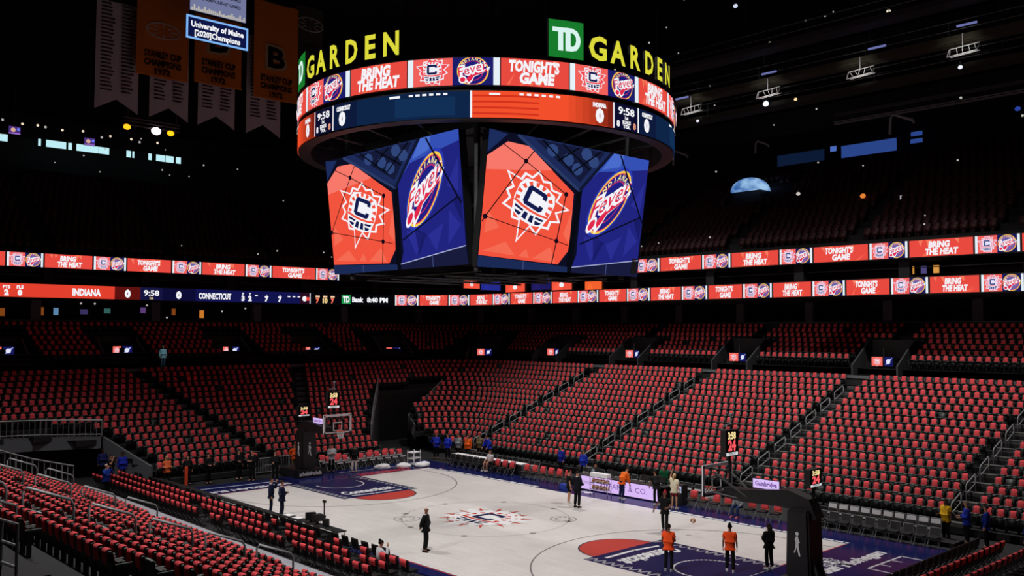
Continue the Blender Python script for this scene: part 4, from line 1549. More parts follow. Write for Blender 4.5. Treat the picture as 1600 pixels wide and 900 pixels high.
# far touchline, facing -Y -> rz 0
for n in range(6):
    chair_at(-7.0 + n * 0.68, 9.35, 0, f'bench chair with orange-red cushion, {nth(n + 1)} from the left in the left bench', 'cushioned chairs of the left bench', 'red')
    chair_shirt(-7.0 + n * 0.68, 9.35, 0, f'red shirt over the {nth(n + 1)} chair of the left bench', 'red shirts on the left bench', n)
for n in range(4):
    chair_at(-10.4 + n * 0.68, 9.4, 0, f'bench chair with orange-red cushion, {nth(n + 1)} of the short row by the press tables', 'cushioned chairs by the press tables', 'red')
    chair_shirt(-10.4 + n * 0.68, 9.4, 0, f'red shirt over the {nth(n + 1)} chair of the short row by the press tables', 'red shirts by the press tables', n)
for n in range(9):
    if n not in (4, 8):
        chair_at(5.2 + n * 0.68, 9.35, 0, f'bench chair with orange-red cushion, {nth(n + 1)} place of the right bench', 'cushioned chairs of the right bench', 'red')
        chair_shirt(5.2 + n * 0.68, 9.35, 0, f'red shirt over the {nth(n + 1)} chair of the right bench', 'red shirts on the right bench', n)
for n in range(10):
    chair_at(12.0 + n * 0.52, 10.75, 0, f'black chair with white name strip, {nth(n + 1)} from the left behind the near corner', 'white labelled chairs behind the near corner', 'strip', 0.14)
for n in range(10):
    chair_at(12.0 + n * 0.56, 9.75, 0, f'empty steel framed chair, {nth(n + 1)} from the left along the corner of the apron', 'steel framed chairs by the corner', 'steel')
for n in range(14):
    chair_at(-14.2 + n * 0.5, 10.9, 0, f'dark chair with white label, {nth(n + 1)} from the left behind the press tables', 'white labelled chairs behind the press tables', 'white')
for n in range(14):
    chair_at(-4.0 + n * 0.62, 11.3, 0, f'dark chair with white label, {nth(n + 1)} from the left behind the scorers', 'white labelled chairs behind the scorers', 'white')


# the shirts: the 300 that show largest one by one, all others joined
SHIRTS.sort(key=lambda q: score(q[1]) + (0 if q[2] else 1e6))
for n, (kd, (x, y, z, rz), lb, gr) in enumerate(SHIRTS[:300]):
    sh = bpy.data.objects.new('shirt', shirt_meshes[n % 4] if kd == 'seat' else chair_shirt_me[n % 3])
    C.objects.link(sh)
    sh.location = (x, y, z)
    sh.rotation_euler = (0, 0, rz)
    tag(sh, lb, 'shirt', gr)
sh_o = instances('seat_shirts', [(shirt_mb(9, 4), [q[1] for q in SHIRTS[300:] if q[0] == 'seat']), (CH_UNIT, [q[1] for q in SHIRTS[300:] if q[0] == 'chair'])], [M_['shirt']])
sh_o.data.polygons.foreach_set('use_smooth', [True] * len(sh_o.data.polygons))
tag(sh_o, 'red shirts over the seat backs of the far and end stands', 'shirts', kind='stuff')


def table(name, p, q, label, top, depth=0.6, h=0.74, skirt=None):
    L = math.hypot(q[0] - p[0], q[1] - p[1]); rz = math.atan2(q[1] - p[1], q[0] - p[0])
    root = empty(name, ((p[0] + q[0]) / 2, (p[1] + q[1]) / 2, -0.06), rz)
    m = MB(); m.box((0, 0, h), (L, depth, 0.04)); m.build('tabletop', top, root)
    n = max(2, int(L / 1.6) + 1)
    for i in range(n):
        for s in (-1, 1):
            m = MB(); m.tube([(-L / 2 + 0.08 + (L - 0.16) * i / (n - 1), s * (depth / 2 - 0.06), 0), (-L / 2 + 0.08 + (L - 0.16) * i / (n - 1), s * (depth / 2 - 0.06), h - 0.02)], 0.022, 5); m.build('leg', M_['steel_dark'], root)
    if skirt:
        m = MB(); m.box((0, -depth / 2 - 0.01, h / 2), (L, 0.02, h - 0.08)); m.build('skirt', skirt, root)
    tag(root, label, 'table')
    return root


table('press_table', (-14.6, 10.1), (-7.8, 10.1), 'long press table with white edge beyond the far corner', M_['white'], skirt=M_['black'])
table('press_table', (-19.0, -8.15), (-5.0, -8.15), 'dark press table along the near touchline, far half', M_['black'], 0.45, 0.50, M_['black'])
table('press_table', (-4.6, -8.15), (0.2, -8.15), 'dark press table along the near touchline, near half', M_['black'], 0.45, 0.62, M_['black'])

# scorers' table with the lilac LED board
st = empty('scorers_table', (0.5, 9.3, -0.06))
m = MB(); m.box((0, 0.25, 0.86), (6.2, 0.75, 0.05)); m.build('tabletop', M_['steel_dark'], st)
m = MB(); m.box((0.0, -0.05, 0.47), (5.5, 0.22, 0.78)); m.build('board_housing', M_['black'], st)
for s in (-2.9, 0, 2.9):
    m = MB(); m.box((s, 0.35, 0.42), (0.06, 0.5, 0.84)); m.build('leg', M_['black'], st)
a = Art(lambda u, v, l: (u, -0.165 - l, v), 0.004)
a.rect(-2.7, 0.12, 2.7, 0.84, '#d9b9f6', 1)
a.text('TIFFANY & CO.', 0.35, 0.36, 0.27, '#6a4a92', 2, bold=0.0, width=3.3)
a.text('WNBA', -2.15, 0.40, 0.18, '#a48ac0', 2, bold=0.02)
a.build('led_board', ART, st)
tag(st, 'scorers table with a glowing lilac board at the middle of the far touchline', 'table')
for i, x in enumerate((-1.9, -0.9, 1.5, 2.6)):
    t = empty('monitor', (x + 0.5, 9.62, 0.825), 0.15 * (i - 1))
    m = MB(); m.box((0, 0, 0.01), (0.22, 0.16, 0.02)); m.box((0, 0, 0.10), (0.04, 0.04, 0.18)); m.build('stand', M_['black'], t)
    m = MB(); m.box((0, 0, 0.28), (0.46, 0.04, 0.28)); m.build('display', M_['black_pad'], t)
    tag(t, f'small black monitor on the scorers table, {nth(i + 1)} from the left', 'monitor', 'monitors on the scorers table')

# small sponsor sign by the right bench
t = empty('table_sign', (4.3, 9.5, -0.06))
m = MB(); m.box((0, 0, 0.55), (0.7, 0.5, 1.1)); m.build('stand', M_['black'], t)
a = Art(lambda u, v, l: (u, -0.255 - l, v), 0.003)
a.rect(-0.32, 0.72, 0.32, 1.05, '#b9c4e6', 1); a.text('WNBA', 0, 0.82, 0.14, '#54608c', 2)
a.build('screen', ART, t)
tag(t, 'black stand with a small pale blue screen beside the scorers table', 'stand')

m = MB(); m.box((14.4, 11.0, 0.03), (6.4, 1.2, 0.20)); struct(m.build('floor_riser', M_['dark_concrete']))
t = empty('equipment_bag', (-2.75, 8.35, 0.0), 0.2)
m = MB(); m.box((0, 0, 0.16), (0.46, 0.30, 0.30)); m.build('body', mat('bag_blue', '#1e3fae', 0.6), t)
m = MB(); m.tube([(-0.16, 0, 0.30), (-0.12, 0, 0.42), (0.12, 0, 0.42), (0.16, 0, 0.30)], 0.018, 6); m.build('handle', M_['black'], t)
tag(t, 'small bright blue equipment bag at the left end of the lilac board', 'bag')
# ball rack with ten balls
rk = empty('ball_rack', (-0.15, 8.45, 0.0))
m = MB()
for x in (-0.62, 0.62):
    for y in (-0.16, 0.16):
        m.tube([(x, y, 0.04), (x, y, 1.0)], 0.02, 6)
    m.tube([(x, -0.16, 1.0), (x, 0.16, 1.0)], 0.02, 6)
m.build('uprights', M_['chrome'], rk)
for z in (0.30, 0.66):
    m = MB()
    for y in (-0.12, 0.12):
        m.tube([(-0.62, y, z), (0.62, y, z)], 0.018, 6)
    m.build('shelf_bars', M_['chrome'], rk)
m = MB(); m.box((0, 0, 1.09), (1.2, 0.36, 0.20)); m.build('top_cover', M_['white'], rk)
for x in (-0.62, 0.62):
    for y in (-0.16, 0.16):
        m = MB(); m.ball((x, y, 0.035), 0.035, 8, 5); m.build('caster', M_['black'], rk)
tag(rk, 'chrome ball rack with white top in front of the lilac board', 'rack')


def ball_mesh():
    m = MB()
    nu, nv = 16, 10
    m.ball((0, 0, 0), 0.118, nu, nv)
    for i, f_ in enumerate(m.f):
        j = i % nu
        m.m[i] = 1 if (j // 2) % 2 else 0
    for axis in range(3):
        pts = []
        for i in range(25):
            th = 2 * PI * i / 24
            c, s_ = 0.1185 * math.cos(th), 0.1185 * math.sin(th)
            pts.append(((c, s_, 0), (c, 0, s_), (0, c, s_))[axis])
        m.tube(pts, 0.004, 4, mi=2, cap=False)
    return m


BM = [mat('ball_orange', '#b8642c', 0.6), mat('ball_cream', '#e4d8c8', 0.6), mat('ball_seam', '#1c1410', 0.7)]
b0 = ball_mesh().build('basketball', BM, None, True)
bi = 0
for lev, z in (('lower', 0.30), ('upper', 0.66)):
    for i in range(5):
        o = b0 if bi == 0 else bpy.data.objects.new('basketball', b0.data)
        if bi:
            C.objects.link(o)
        o.location = (-0.15 - 0.496 + 0.248 * i, 8.45, z + 0.112)
        o.rotation_euler = (i * 0.8, lev == 'upper', i * 1.7)
        tag(o, f'orange and cream basketball, {nth(i + 1)} from the left on the {lev} bar of the rack', 'basketball', 'basketballs on the rack')
        bi += 1
o = bpy.data.objects.new('basketball', b0.data); C.objects.link(o); o.location = (8.9, 4.3, 0.62); o.rotation_euler = (0.4, 0.3, 1)
tag(o, 'lone basketball bouncing over the pale boards right of the red-haired player', 'basketball')

# ================================================================== BASKETS
def hoop(sg, which):
    root = empty('basketball_hoop', (0, 0, 0))
    X = lambda x: sg * x
    # base and padded column
    m = MB(); m.box((X(17.15), 0, 0.24), (2.3, 1.7, 0.48)); m.build('base', M_['black_pad'], root)
    bm = bmesh.new()
    bmesh.ops.create_cube(bm, size=1.0)
    for v in bm.verts:
        v.co.x = v.co.x * (0.95 if v.co.z < 0 else 0.80) + 0.0
        v.co.y *= 0.98
        v.co.z = v.co.z * 2.35 + 0.48 + 1.175
    bmesh.ops.bevel(bm, geom=bm.edges[:], offset=0.07, segments=2, affect='EDGES')
    me = bpy.data.meshes.new('column_pad'); bm.to_mesh(me); bm.free(); me.materials.append(M_['black_pad'])
    o = bpy.data.objects.new('column_pad', me); C.objects.link(o); o.parent = root; o.location = (X(16.65), 0, 0)
    # padded arm, a bent box beam
    m = MB()
    prof = [(16.95, 2.45, 0.42), (16.75, 2.95, 0.42), (16.2, 3.12, 0.38), (15.2, 3.05, 0.32), (14.3, 2.98, 0.27), (13.55, 3.02, 0.22)]
    n = len(prof)
    vs = []
    for i, (x, z, h) in enumerate(prof):
        px, pz, _ = prof[max(i - 1, 0)]; nx, nz, _ = prof[min(i + 1, n - 1)]
        tx, tz = nx - px, nz - pz
        L = math.hypot(tx, tz); ox, oz = -tz / L, tx / L
        for yy, e in ((-0.27, -1), (0.27, -1), (0.27, 1), (-0.27, 1)):
            vs.append((X(x + ox * h * e * 0.8), yy, z + oz * h * e * 0.8))
    fs = [(0, 1, 2, 3), tuple(4 * (n - 1) + i for i in (3, 2, 1, 0))]
    for i in range(n - 1):
        for j in range(4):
            fs.append((4 * i + j, 4 * i + (j + 1) % 4, 4 * i + 4 + (j + 1) % 4, 4 * i + 4 + j))
    m.add(vs, fs)
    arm = m.build('arm', M_['black_pad'], root)
    m = MB()
    for yy in (-0.22, 0.22):
        m.tube([(X(17.3), yy, 0.5), (X(16.5), yy, 2.6)], 0.06, 6)
        m.tube([(X(14.6), yy, 2.9), (X(13.25), yy * 2.2, 3.75)], 0.045, 6)
        m.tube([(X(14.2), yy, 2.85), (X(13.25), yy * 2.0, 2.98)], 0.045, 6)
    m.build('strut', M_['steel_dark'], root)
    # board
    m = MB(); m.box((X(13.11), 0, 3.435), (0.03, 1.80, 1.05)); m.build('backboard', M_['glassboard'], root)
    m = MB()
    for z in (2.93, 3.94):
        m.box((X(13.11), 0, z), (0.05, 1.86, 0.12))
    for y in (-0.895, 0.895):
        m.box((X(13.11), y, 3.435), (0.05, 0.12, 1.07))
    m.build('board_edge', M_['white'], root)
    m = MB()
    for z in (3.08, 3.53):
        m.box((X(13.085), 0, z), (0.02, 0.61, 0.05))
    for y in (-0.28, 0.28):
        m.box((X(13.085), y, 3.305), (0.02, 0.05, 0.45))
    m.build('target_square', M_['white'], root)
    m = MB(); m.box((X(13.10), 0, 2.88), (0.09, 1.85, 0.07)); m.build('board_pad', M_['black_pad'], root)
    m = MB()
    m.tube([(X(12.75) + 0.229 * math.cos(t), 0.229 * math.sin(t), 3.05) for t in np.linspace(0, 2 * PI, 21)], 0.016, 6, cap=False)
    m.box((X(13.03), 0, 3.03), (0.13, 0.16, 0.06))
    m.build('rim', M_['orange'], root)
    m = MB()
    for i in range(12):
        for tw in (1, -1):
            pts = []
            for k in range(5):
                t = 2 * PI * (i + tw * k * 0.5) / 12
                r = 0.225 - 0.022 * k
                pts.append((X(12.75) + r * math.cos(t), r * math.sin(t), 3.05 - 0.105 * k))
            m.tube(pts, 0.009, 3, cap=False)
    m.build('net', M_['net'], root)
    # shot clocks on both ends
    for nm, (x, zc, hh, ww) in (('shot_clock', (13.65, 4.80, 0.98, 0.82)), ('rear_clock', (17.0, 3.92, 0.62, 0.80))):
        m = MB(); m.box((X(x), 0, zc), (0.22, ww, hh)); m.tube([(X(x), 0, zc - hh / 2), (X(x), 0, 3.0)], 0.05, 6); ck = m.build(nm, M_['black'], root)
        for f in (-1, 1):
            a = Art((lambda f, x: (lambda u, v, l: (X(x) + f * (0.112 + l), f * u, v)))(f, x), 0.004)
            a.rect(-ww * .47, zc - hh * .47, ww * .47, zc + hh * .47, '#0a0606', 0)
            a.text('3:58', 0, zc + hh * .17, hh * .24, '#fbe0a0', 1, bold=0.05, width=ww * .62)
            a.text('24', 0, zc - hh * .26, hh * .36, '#fb5a62', 1, bold=0.05, width=ww * .62)
            a.rect(-ww * .46, zc - hh * .46, ww * .46, zc - hh * .34, '#d8d8dc', 1)
            a.text('TISSOT', 0, zc - hh * .445, hh * .085, '#303036', 2, bold=0.03, width=ww * .6)
            a.build('clock_face', ART, ck)
        if nm == 'shot_clock':
            m = MB(); m.box((X(x), 0, zc + hh / 2 + 0.16), (0.10, 0.42, 0.08)); m.tube([(X(x), 0.1, zc + hh / 2), (X(x), 0.1, zc + hh / 2 + .5)], 0.03, 5); m.ball((X(x), 0.1, zc + hh / 2 + .55), 0.07, 8, 5); m.build('camera_mount', M_['steel'], root)
    # sign on the arm
    m = MB(); m.box((X(15.2), 0, 3.42 + 0.05), (1.08, 0.10, 0.34)); m.tube([(X(15.2), 0, 3.0), (X(15.2), 0, 3.4)], 0.03, 5); sb = m.build('arm_sign', M_['black'], root)
    for f in (-1, 1):
        a = Art((lambda f: (lambda u, v, l: (X(15.2) - f * sg * u * sg, f * (0.052 + l), v)))(f), 0.003)
        a.rect(-0.53, 3.31, 0.53, 3.63, '#dcc0fa', 1)
        a.text('Gainbridge', 0, 3.40, 0.16, '#5c3e8c', 2, bold=0.03, width=0.88)
        a.build('sign_face', ART, sb)
    # white player silhouette on the column, lettering on the base
    for face in ('end', 'side'):
        if face == 'side':
            fn = lambda u, v, l: (X(16.65) + u, -0.492 - l, v)
        else:
            fn = lambda u, v, l: (X(16.18) - sg * l, -sg * u, v)
        a = Art(fn, 0.003)
        sil = [(-0.05, 1.95), (0.06, 1.95), (0.12, 1.75), (0.20, 1.62), (0.10, 1.58), (0.10, 1.40), (0.16, 1.15), (0.22, 0.90), (0.12, 0.86), (0.03, 1.15), (-0.02, 1.36), (-0.10, 1.15), (-0.20, 1.0), (-0.22, 1.08), (-0.12, 1.28), (-0.10, 1.62), (-0.16, 1.78)]
        a.poly([(p[0] * .55, 1.35 + (p[1] - 1.0) * .62) for p in sil], (0.72, 0.72, 0.74), 1)
        a.poly(circ(0.0, 2.03, 0.065, 10), (0.72, 0.72, 0.74), 1)
        a.build('silhouette', PRINT, root)
    a = Art(lambda u, v, l: (X(15.995) - sg * l, -sg * u, v), 0.003)
    a.text('arbella', -0.42, 0.14, 0.22, (0.75, 0.75, 0.75), 1, bold=0.05, width=0.72)
    a.text('arbella', 0.45, 0.14, 0.22, (0.75, 0.75, 0.75), 1, bold=0.05, width=0.6)
    a.poly(circ(0.02, 0.25, 0.11, 12), (0.75, 0.75, 0.75), 1)
    a.build('base_lettering', PRINT, root)
    tag(root, f'basketball goal on padded black stand at the {which} end of the court', 'basketball hoop')


hoop(1, 'near')
hoop(-1, 'far')

# ================================================================== PEOPLE
JOBS = []


def rot_about(p, c, ax, ang):
    return Vector(c) + Matrix.Rotation(ang, 3, ax) @ (Vector(p) - Vector(c))


def skeleton(pose='stand', arms=('down', 'down'), lean=0.0, twist=0.0, stride=0.0, head=(0, 0)):
    """joints of a 1.8 m figure facing -Y, feet at z=0"""
    J = {'pelvis': Vector((0, 0, 0.97)), 'belly': Vector((0, -0.01, 1.12)), 'chest': Vector((0, 0.0, 1.32)), 'neck': Vector((0, 0.015, 1.47)), 'throat': Vector((0, 0.0, 1.54)),
         'jaw': Vector((0, -0.03, 1.60)), 'skull': Vector((0, -0.005, 1.68)), 'crown': Vector((0, 0.0, 1.745))}
    for s, n in ((-1, 'L'), (1, 'R')):
        J['sh' + n] = Vector((s * 0.185, 0.01, 1.415))
        J['hip' + n] = Vector((s * 0.095, 0, 0.92))
        J['knee' + n] = Vector((s * 0.11, -0.02 - s * stride * 0.5, 0.50))
        J['ankle' + n] = Vector((s * 0.12, 0.03 - s * stride, 0.09))
        J['toe' + n] = J['ankle' + n] + Vector((s * 0.02, -0.15, -0.05))
    if pose == 'sit':
        dz = 0.46
        for k in list(J):
            if not (k[:-1] in ('knee', 'ankle', 'toe')):
                J[k] = J[k] - Vector((0, 0, dz))
        for s, n in ((-1, 'L'), (1, 'R')):
            J['hip' + n].z = 0.50
            J['knee' + n] = Vector((s * 0.14, -0.43, 0.52))
            J['ankle' + n] = Vector((s * 0.15, -0.42, 0.09))
            J['toe' + n] = J['ankle' + n] + Vector((0, -0.15, -0.05))
    hipc = J['pelvis'].copy()
    upper = ('belly', 'chest', 'neck', 'throat', 'jaw', 'skull', 'crown', 'shL', 'shR')
    A = {'down': ((0.06, 0.03, -0.28), (0.07, -0.04, -0.53)), 'back': ((0.07, 0.10, -0.26), (-0.10, 0.19, -0.44)), 'fold': ((0.07, -0.06, -0.27), (-0.20, -0.24, -0.22)),
         'front': ((0.06, -0.02, -0.28), (0.0, -0.27, -0.30)), 'face': ((0.05, -0.22, -0.18), (-0.09, -0.25, 0.15)), 'table': ((0.06, -0.18, -0.24), (0.05, -0.40, -0.38)),
         'up': ((0.08, -0.12, 0.24), (0.02, -0.2, 0.48)), 'hip': ((0.17, 0.04, -0.24), (0.02, -0.06, -0.38)), 'lap': ((0.05, -0.08, -0.26), (-0.02, -0.32, -0.34)), 'out': ((0.14, -0.06, -0.24), (0.22, -0.22, -0.42))}
    for s, n, k in ((-1, 'L', arms[0]), (1, 'R', arms[1])):
        e, w_ = A[k]
        J['elbow' + n] = J['sh' + n] + Vector((s * e[0], e[1], e[2]))
        J['wrist' + n] = J['sh' + n] + Vector((s * w_[0], w_[1], w_[2]))
    if lean:
        for k in upper + ('elbowL', 'elbowR', 'wristL', 'wristR'):
            J[k] = rot_about(J[k], hipc, 'X', lean)
    if twist:
        for k in upper + ('elbowL', 'elbowR', 'wristL', 'wristR'):
            J[k] = rot_about(J[k], hipc, 'Z', twist)
    if head[0] or head[1]:
        for k in ('jaw', 'skull', 'crown'):
            J[k] = rot_about(rot_about(J[k], J['throat'], 'X', head[0]), J['throat'], 'Z', head[1])
    return J


def skin_job(J, chain, rad, name, mat_, parent, k, post=None, sub=1):
    names = []
    edges = []
    for a_, b_ in chain:
        for q in (a_, b_):
            if q not in names:
                names.append(q)
        edges.append((names.index(a_), names.index(b_)))
    me = bpy.data.meshes.new(name)
    me.from_pydata([tuple(J[n] * k) for n in names], edges, [])
    o = bpy.data.objects.new(name, me)
    C.objects.link(o)
    sk = o.modifiers.new('skin', 'SKIN')
    sk.use_smooth_shade = True
    if not me.skin_vertices:
        me.skin_vertices.new()
    for i, n in enumerate(names):
        r = rad(n)
        d = me.skin_vertices[0].data[i]
        d.radius = (r[0] * k, r[1] * k) if isinstance(r, tuple) else (r * k, r * k)
        d.use_root = i == 0
    sb = o.modifiers.new('sub', 'SUBSURF'); sb.levels = sub; sb.render_levels = sub
    o.parent = parent
    JOBS.append((o, mat_, post))
    return o


def hand_geom(m, wrist, elbow, k, side):
    """palm, four fingers of different length and a thumb, hanging on from the forearm"""
    d = (wrist - elbow).normalized()
    sidev = Vector((1, 0, 0)) - d * d.x
    if sidev.length < 0.2:
        sidev = Vector((0, 1, 0)) - d * d.y
    sidev.normalize()
    nrm = d.cross(sidev)
    P_ = lambda a_, b_, c_: (wrist + d * a_ + nrm * b_ + sidev * c_) * k
    m.add([P_(-.01, -.028, -.014), P_(-.01, .028, -.014), P_(-.01, .028, .014), P_(-.01, -.028, .014), P_(.09, -.040, -.012), P_(.09, .040, -.012), P_(.09, .040, .012), P_(.09, -.040, .012)],
          [(3, 2, 1, 0), (4, 5, 6, 7), (0, 1, 5, 4), (1, 2, 6, 5), (2, 3, 7, 6), (3, 0, 4, 7)])
    for i, L in enumerate((0.060, 0.072, 0.078, 0.070)):
        b_ = 0.030 - 0.020 * i
        m.tube([P_(.08, b_, 0), P_(.09 + L * .5, b_ * 1.1, -.006 * side), P_(.085 + L, b_ * 1.1, -.028 * side)], [.0095 * k, .0085 * k, .0065 * k], 5)
    m.tube([P_(.02, -.030, 0), P_(.055, -.062, -.01 * side), P_(.085, -.070, -.02 * side)], [.011 * k, .010 * k, .007 * k], 5)


BODY_R = {'pelvis': (0.13, 0.095), 'belly': (0.125, 0.09), 'chest': (0.145, 0.10), 'neck': (0.07, 0.06), 'throat': 0.052, 'jaw': (0.062, 0.078), 'skull': (0.074, 0.094), 'crown': (0.055, 0.07),
          'sh': 0.058, 'elbow': 0.040, 'wrist': 0.029, 'hip': 0.082, 'knee': 0.055, 'ankle': 0.038, 'toe': 0.03}
CHAIN = [('pelvis', 'belly'), ('belly', 'chest'), ('chest', 'neck'), ('neck', 'throat'), ('throat', 'jaw'), ('jaw', 'skull'), ('skull', 'crown'),
         ('chest', 'shL'), ('shL', 'elbowL'), ('elbowL', 'wristL'), ('chest', 'shR'), ('shR', 'elbowR'), ('elbowR', 'wristR'),
         ('pelvis', 'hipL'), ('hipL', 'kneeL'), ('kneeL', 'ankleL'), ('ankleL', 'toeL'), ('pelvis', 'hipR'), ('hipR', 'kneeR'), ('kneeR', 'ankleR'), ('ankleR', 'toeR')]
CLOTH = {}


def cloth(hexc):
    if hexc not in CLOTH:
        CLOTH[hexc] = mat('cloth_' + str(len(CLOTH)), hexc, 0.85, noise=0.12, scale=9, spec=0.2)
    return CLOTH[hexc]


SKIN = {'light': mat('skin_light', '#c58f74', 0.6), 'dark': mat('skin_dark', '#5a3626', 0.55), 'mid': mat('skin_mid', '#8f5d43', 0.6)}
EYE = mat('eye', '#18120f', 0.3)
LIP = mat('lip', '#8a4038', 0.5)


def person(label, x, y, z, face, h=1.82, pose='stand', arms=('down', 'down'), top='#202028', sleeves=True, bottom='#1a1a20', legs='long', skin='light', hair='#20160f', style='short', shoes='#141414',
           lean=0.0, twist=0.0, stride=0.0, head=(0, 0), jacket=False, collar=None, group=None, bare_mid=False):
    k = h / 1.80
    root = empty('person', (x, y, z), math.radians(face) + PI / 2)
    J = skeleton(pose, arms, lean, twist, stride, head)

    def r_body(n):
        key = n if n in BODY_R else n[:-1]
        return BODY_R[key]

    m = MB()
    for s, n in ((-1, 'L'), (1, 'R')):
        hand_geom(m, J['wrist' + n], J['elbow' + n], k, s)
    # face: nose, ears, brow
    sk = J['skull']; up = (J['crown'] - J['jaw']).normalized()
    Rz = Matrix.Rotation(twist + head[1], 3, 'Z')
    fwd = Rz @ Vector((0, -1, 0)); fwd = (fwd - up * fwd.dot(up)).normalized(); sd = up.cross(fwd)
    Q = lambda f_, u_, s_: (sk + fwd * f_ + up * u_ + sd * s_) * k
    m.add([Q(.085, .02, -.008), Q(.085, .02, .008), Q(.085, -.035, -.017), Q(.085, -.035, .017), Q(.118, -.03, 0)], [(0, 2, 4), (1, 4, 3), (0, 4, 1), (2, 3, 4)])
    for s in (-1, 1):
        m.tube([Q(.0, .02, s * .074), Q(-.01, -.0, s * .088), Q(.0, -.035, s * .076)], .012 * k, 5)
    body = skin_job(J, CHAIN, r_body, 'body', SKIN[skin], root, k, m)
    f_ = MB()
    for s in (-1, 1):
        f_.ball(Q(.086, .012, s * .031), .011 * k, 6, 4)
    f_.build('eyes', EYE, root)
    f_ = MB(); f_.tube([Q(.088, -.062, -.024), Q(.096, -.064, 0), Q(.088, -.062, .024)], .006 * k, 5); f_.build('mouth', LIP, root)
    # clothes
    g = 0.024 if jacket else 0.013
    tch = [('pelvis', 'belly'), ('belly', 'chest'), ('chest', 'neck'), ('chest', 'shL'), ('shL', 'elbowL'), ('chest', 'shR'), ('shR', 'elbowR')]
    J2 = dict(J)
    if sleeves:
        for n in 'LR':
            J2['cuff' + n] = J['wrist' + n].lerp(J['elbow' + n], 0.06)
            tch += [('elbow' + n, 'cuff' + n)]
    else:
        for n in 'LR':
            J2['elbow' + n] = J['sh' + n].lerp(J['elbow' + n], 0.62)
    if pose != 'sit':
        J2['hem'] = J['pelvis'] - Vector((0, 0, 0.12 if jacket else 0.13))
        tch = [('pelvis', 'hem')] + tch
    TR = {'pelvis': (0.185, 0.130), 'hem': (0.205, 0.150), 'belly': (0.190, 0.135), 'chest': (0.195, 0.135), 'neck': (0.078, 0.066), 'sh': 0.092, 'elbow': 0.072, 'cuff': 0.050}
    r_top = lambda n: tuple(a_ + g * .5 for a_ in TR[n]) if n in TR and isinstance(TR[n], tuple) else TR[n if n in TR else n[:-1]] + g * .5
    skin_job(J2, tch, r_top, 'jacket' if jacket else 'top', cloth(top), root, k)
    if collar:
        cb = MB(); p = (J['neck'] + Vector((0, -0.045, 0.02))) * k; cb.tube([J['neck'] * k + Vector((0, 0, .0)), J['neck'] * k + Vector((0, -0.005, .045))], [.075 * k, .062 * k], 10); cb.build('shirt_collar', cloth(collar), root)
    J3 = dict(J)
    bch = []
    for n in 'LR':
        if legs == 'short':
            J3['knee' + n] = J['hip' + n].lerp(J['knee' + n], 0.80)
            bch += [('pelvis', 'hip' + n), ('hip' + n, 'knee' + n)]
        else:
            J3['hem' + n] = J['ankle' + n] + Vector((0, 0, 0.0))
            bch += [('pelvis', 'hip' + n), ('hip' + n, 'knee' + n), ('knee' + n, 'hem' + n)]
    LRad = {'pelvis': (0.110, 0.085), 'hip': 0.086, 'knee': 0.082 if legs == 'long' else 0.100, 'hem': 0.070}
    skin_job(J3, bch, lambda n: LRad[n if n in LRad else n[:-1]], 'trousers' if legs == 'long' else 'shorts', cloth(bottom), root, k)
    for n in 'LR':
        a_, t = J['ankle' + n], J['toe' + n]
        d = Vector((t.x - a_.x, t.y - a_.y, 0)).normalized()
        sh = MB()
        rows = [(-0.075, .030, .085), (-0.03, .038, .095), (0.06, .042, .075), (0.14, .046, .055), (0.185, .036, .035)]
        sv = Vector((-d.y, d.x, 0))
        vs = []
        for f1, wd, ht in rows:
            c = Vector((a_.x, a_.y, a_.z - 0.09)) + d * f1
            for ss, zz in ((-1, 0), (1, 0), (.8, ht), (-.8, ht)):
                vs.append((c + sv * wd * ss + Vector((0, 0, zz))) * k)
        fs = [(3, 2, 1, 0), tuple(16 + i for i in range(4))] + [(4 * i + j, 4 * i + (j + 1) % 4, 4 * i + 4 + (j + 1) % 4, 4 * i + 4 + j) for i in range(4) for j in range(4)]
        sh.add(vs, fs)
        sh.build('shoe', cloth(shoes), root)
    if style != 'bald':
        hm = MB()
        nu, nv = 12, 6
        vs = []
        for i in range(nv + 1):
            ph = (0.62 if style != 'short' else 0.56) * PI * i / nv
            for j in range(nu):
                th = 2 * PI * j / nu
                cf = math.cos(th)      # front when +1
                a_ = ph * (1.0 - 0.34 * max(cf, 0))
                rr_ = 0.104 if style == 'short' else 0.112
                vs.append(Q(rr_ * math.sin(a_) * cf - 0.008, 0.012 + 0.096 * math.cos(a_), 0.088 * math.sin(a_) * math.sin(th)))
        fs = [(i * nu + j, (i + 1) * nu + j, (i + 1) * nu + (j + 1) % nu, i * nu + (j + 1) % nu) for i in range(nv) for j in range(nu)]
        hm.add(vs, fs)
        if style == 'bun':
            hm.ball(Q(-0.05, 0.12, 0), .055 * k, 8, 6)
        if style == 'long':
            hm.tube([Q(-.06, .02, 0), Q(-.10, -.10, 0), Q(-.10, -.25, 0), Q(-.085, -.36, 0)], [.085 * k, .088 * k, .07 * k, .03 * k], 8)
        if style == 'tail':
            hm.tube([Q(-.09, .05, 0), Q(-.15, .0, 0), Q(-.15, -.16, 0), Q(-.13, -.27, 0)], [.035 * k, .045 * k, .035 * k, .012 * k], 7)
        hm.build('hair', cloth(hair), root, True)
    tag(root, label, 'person', group)
    return root


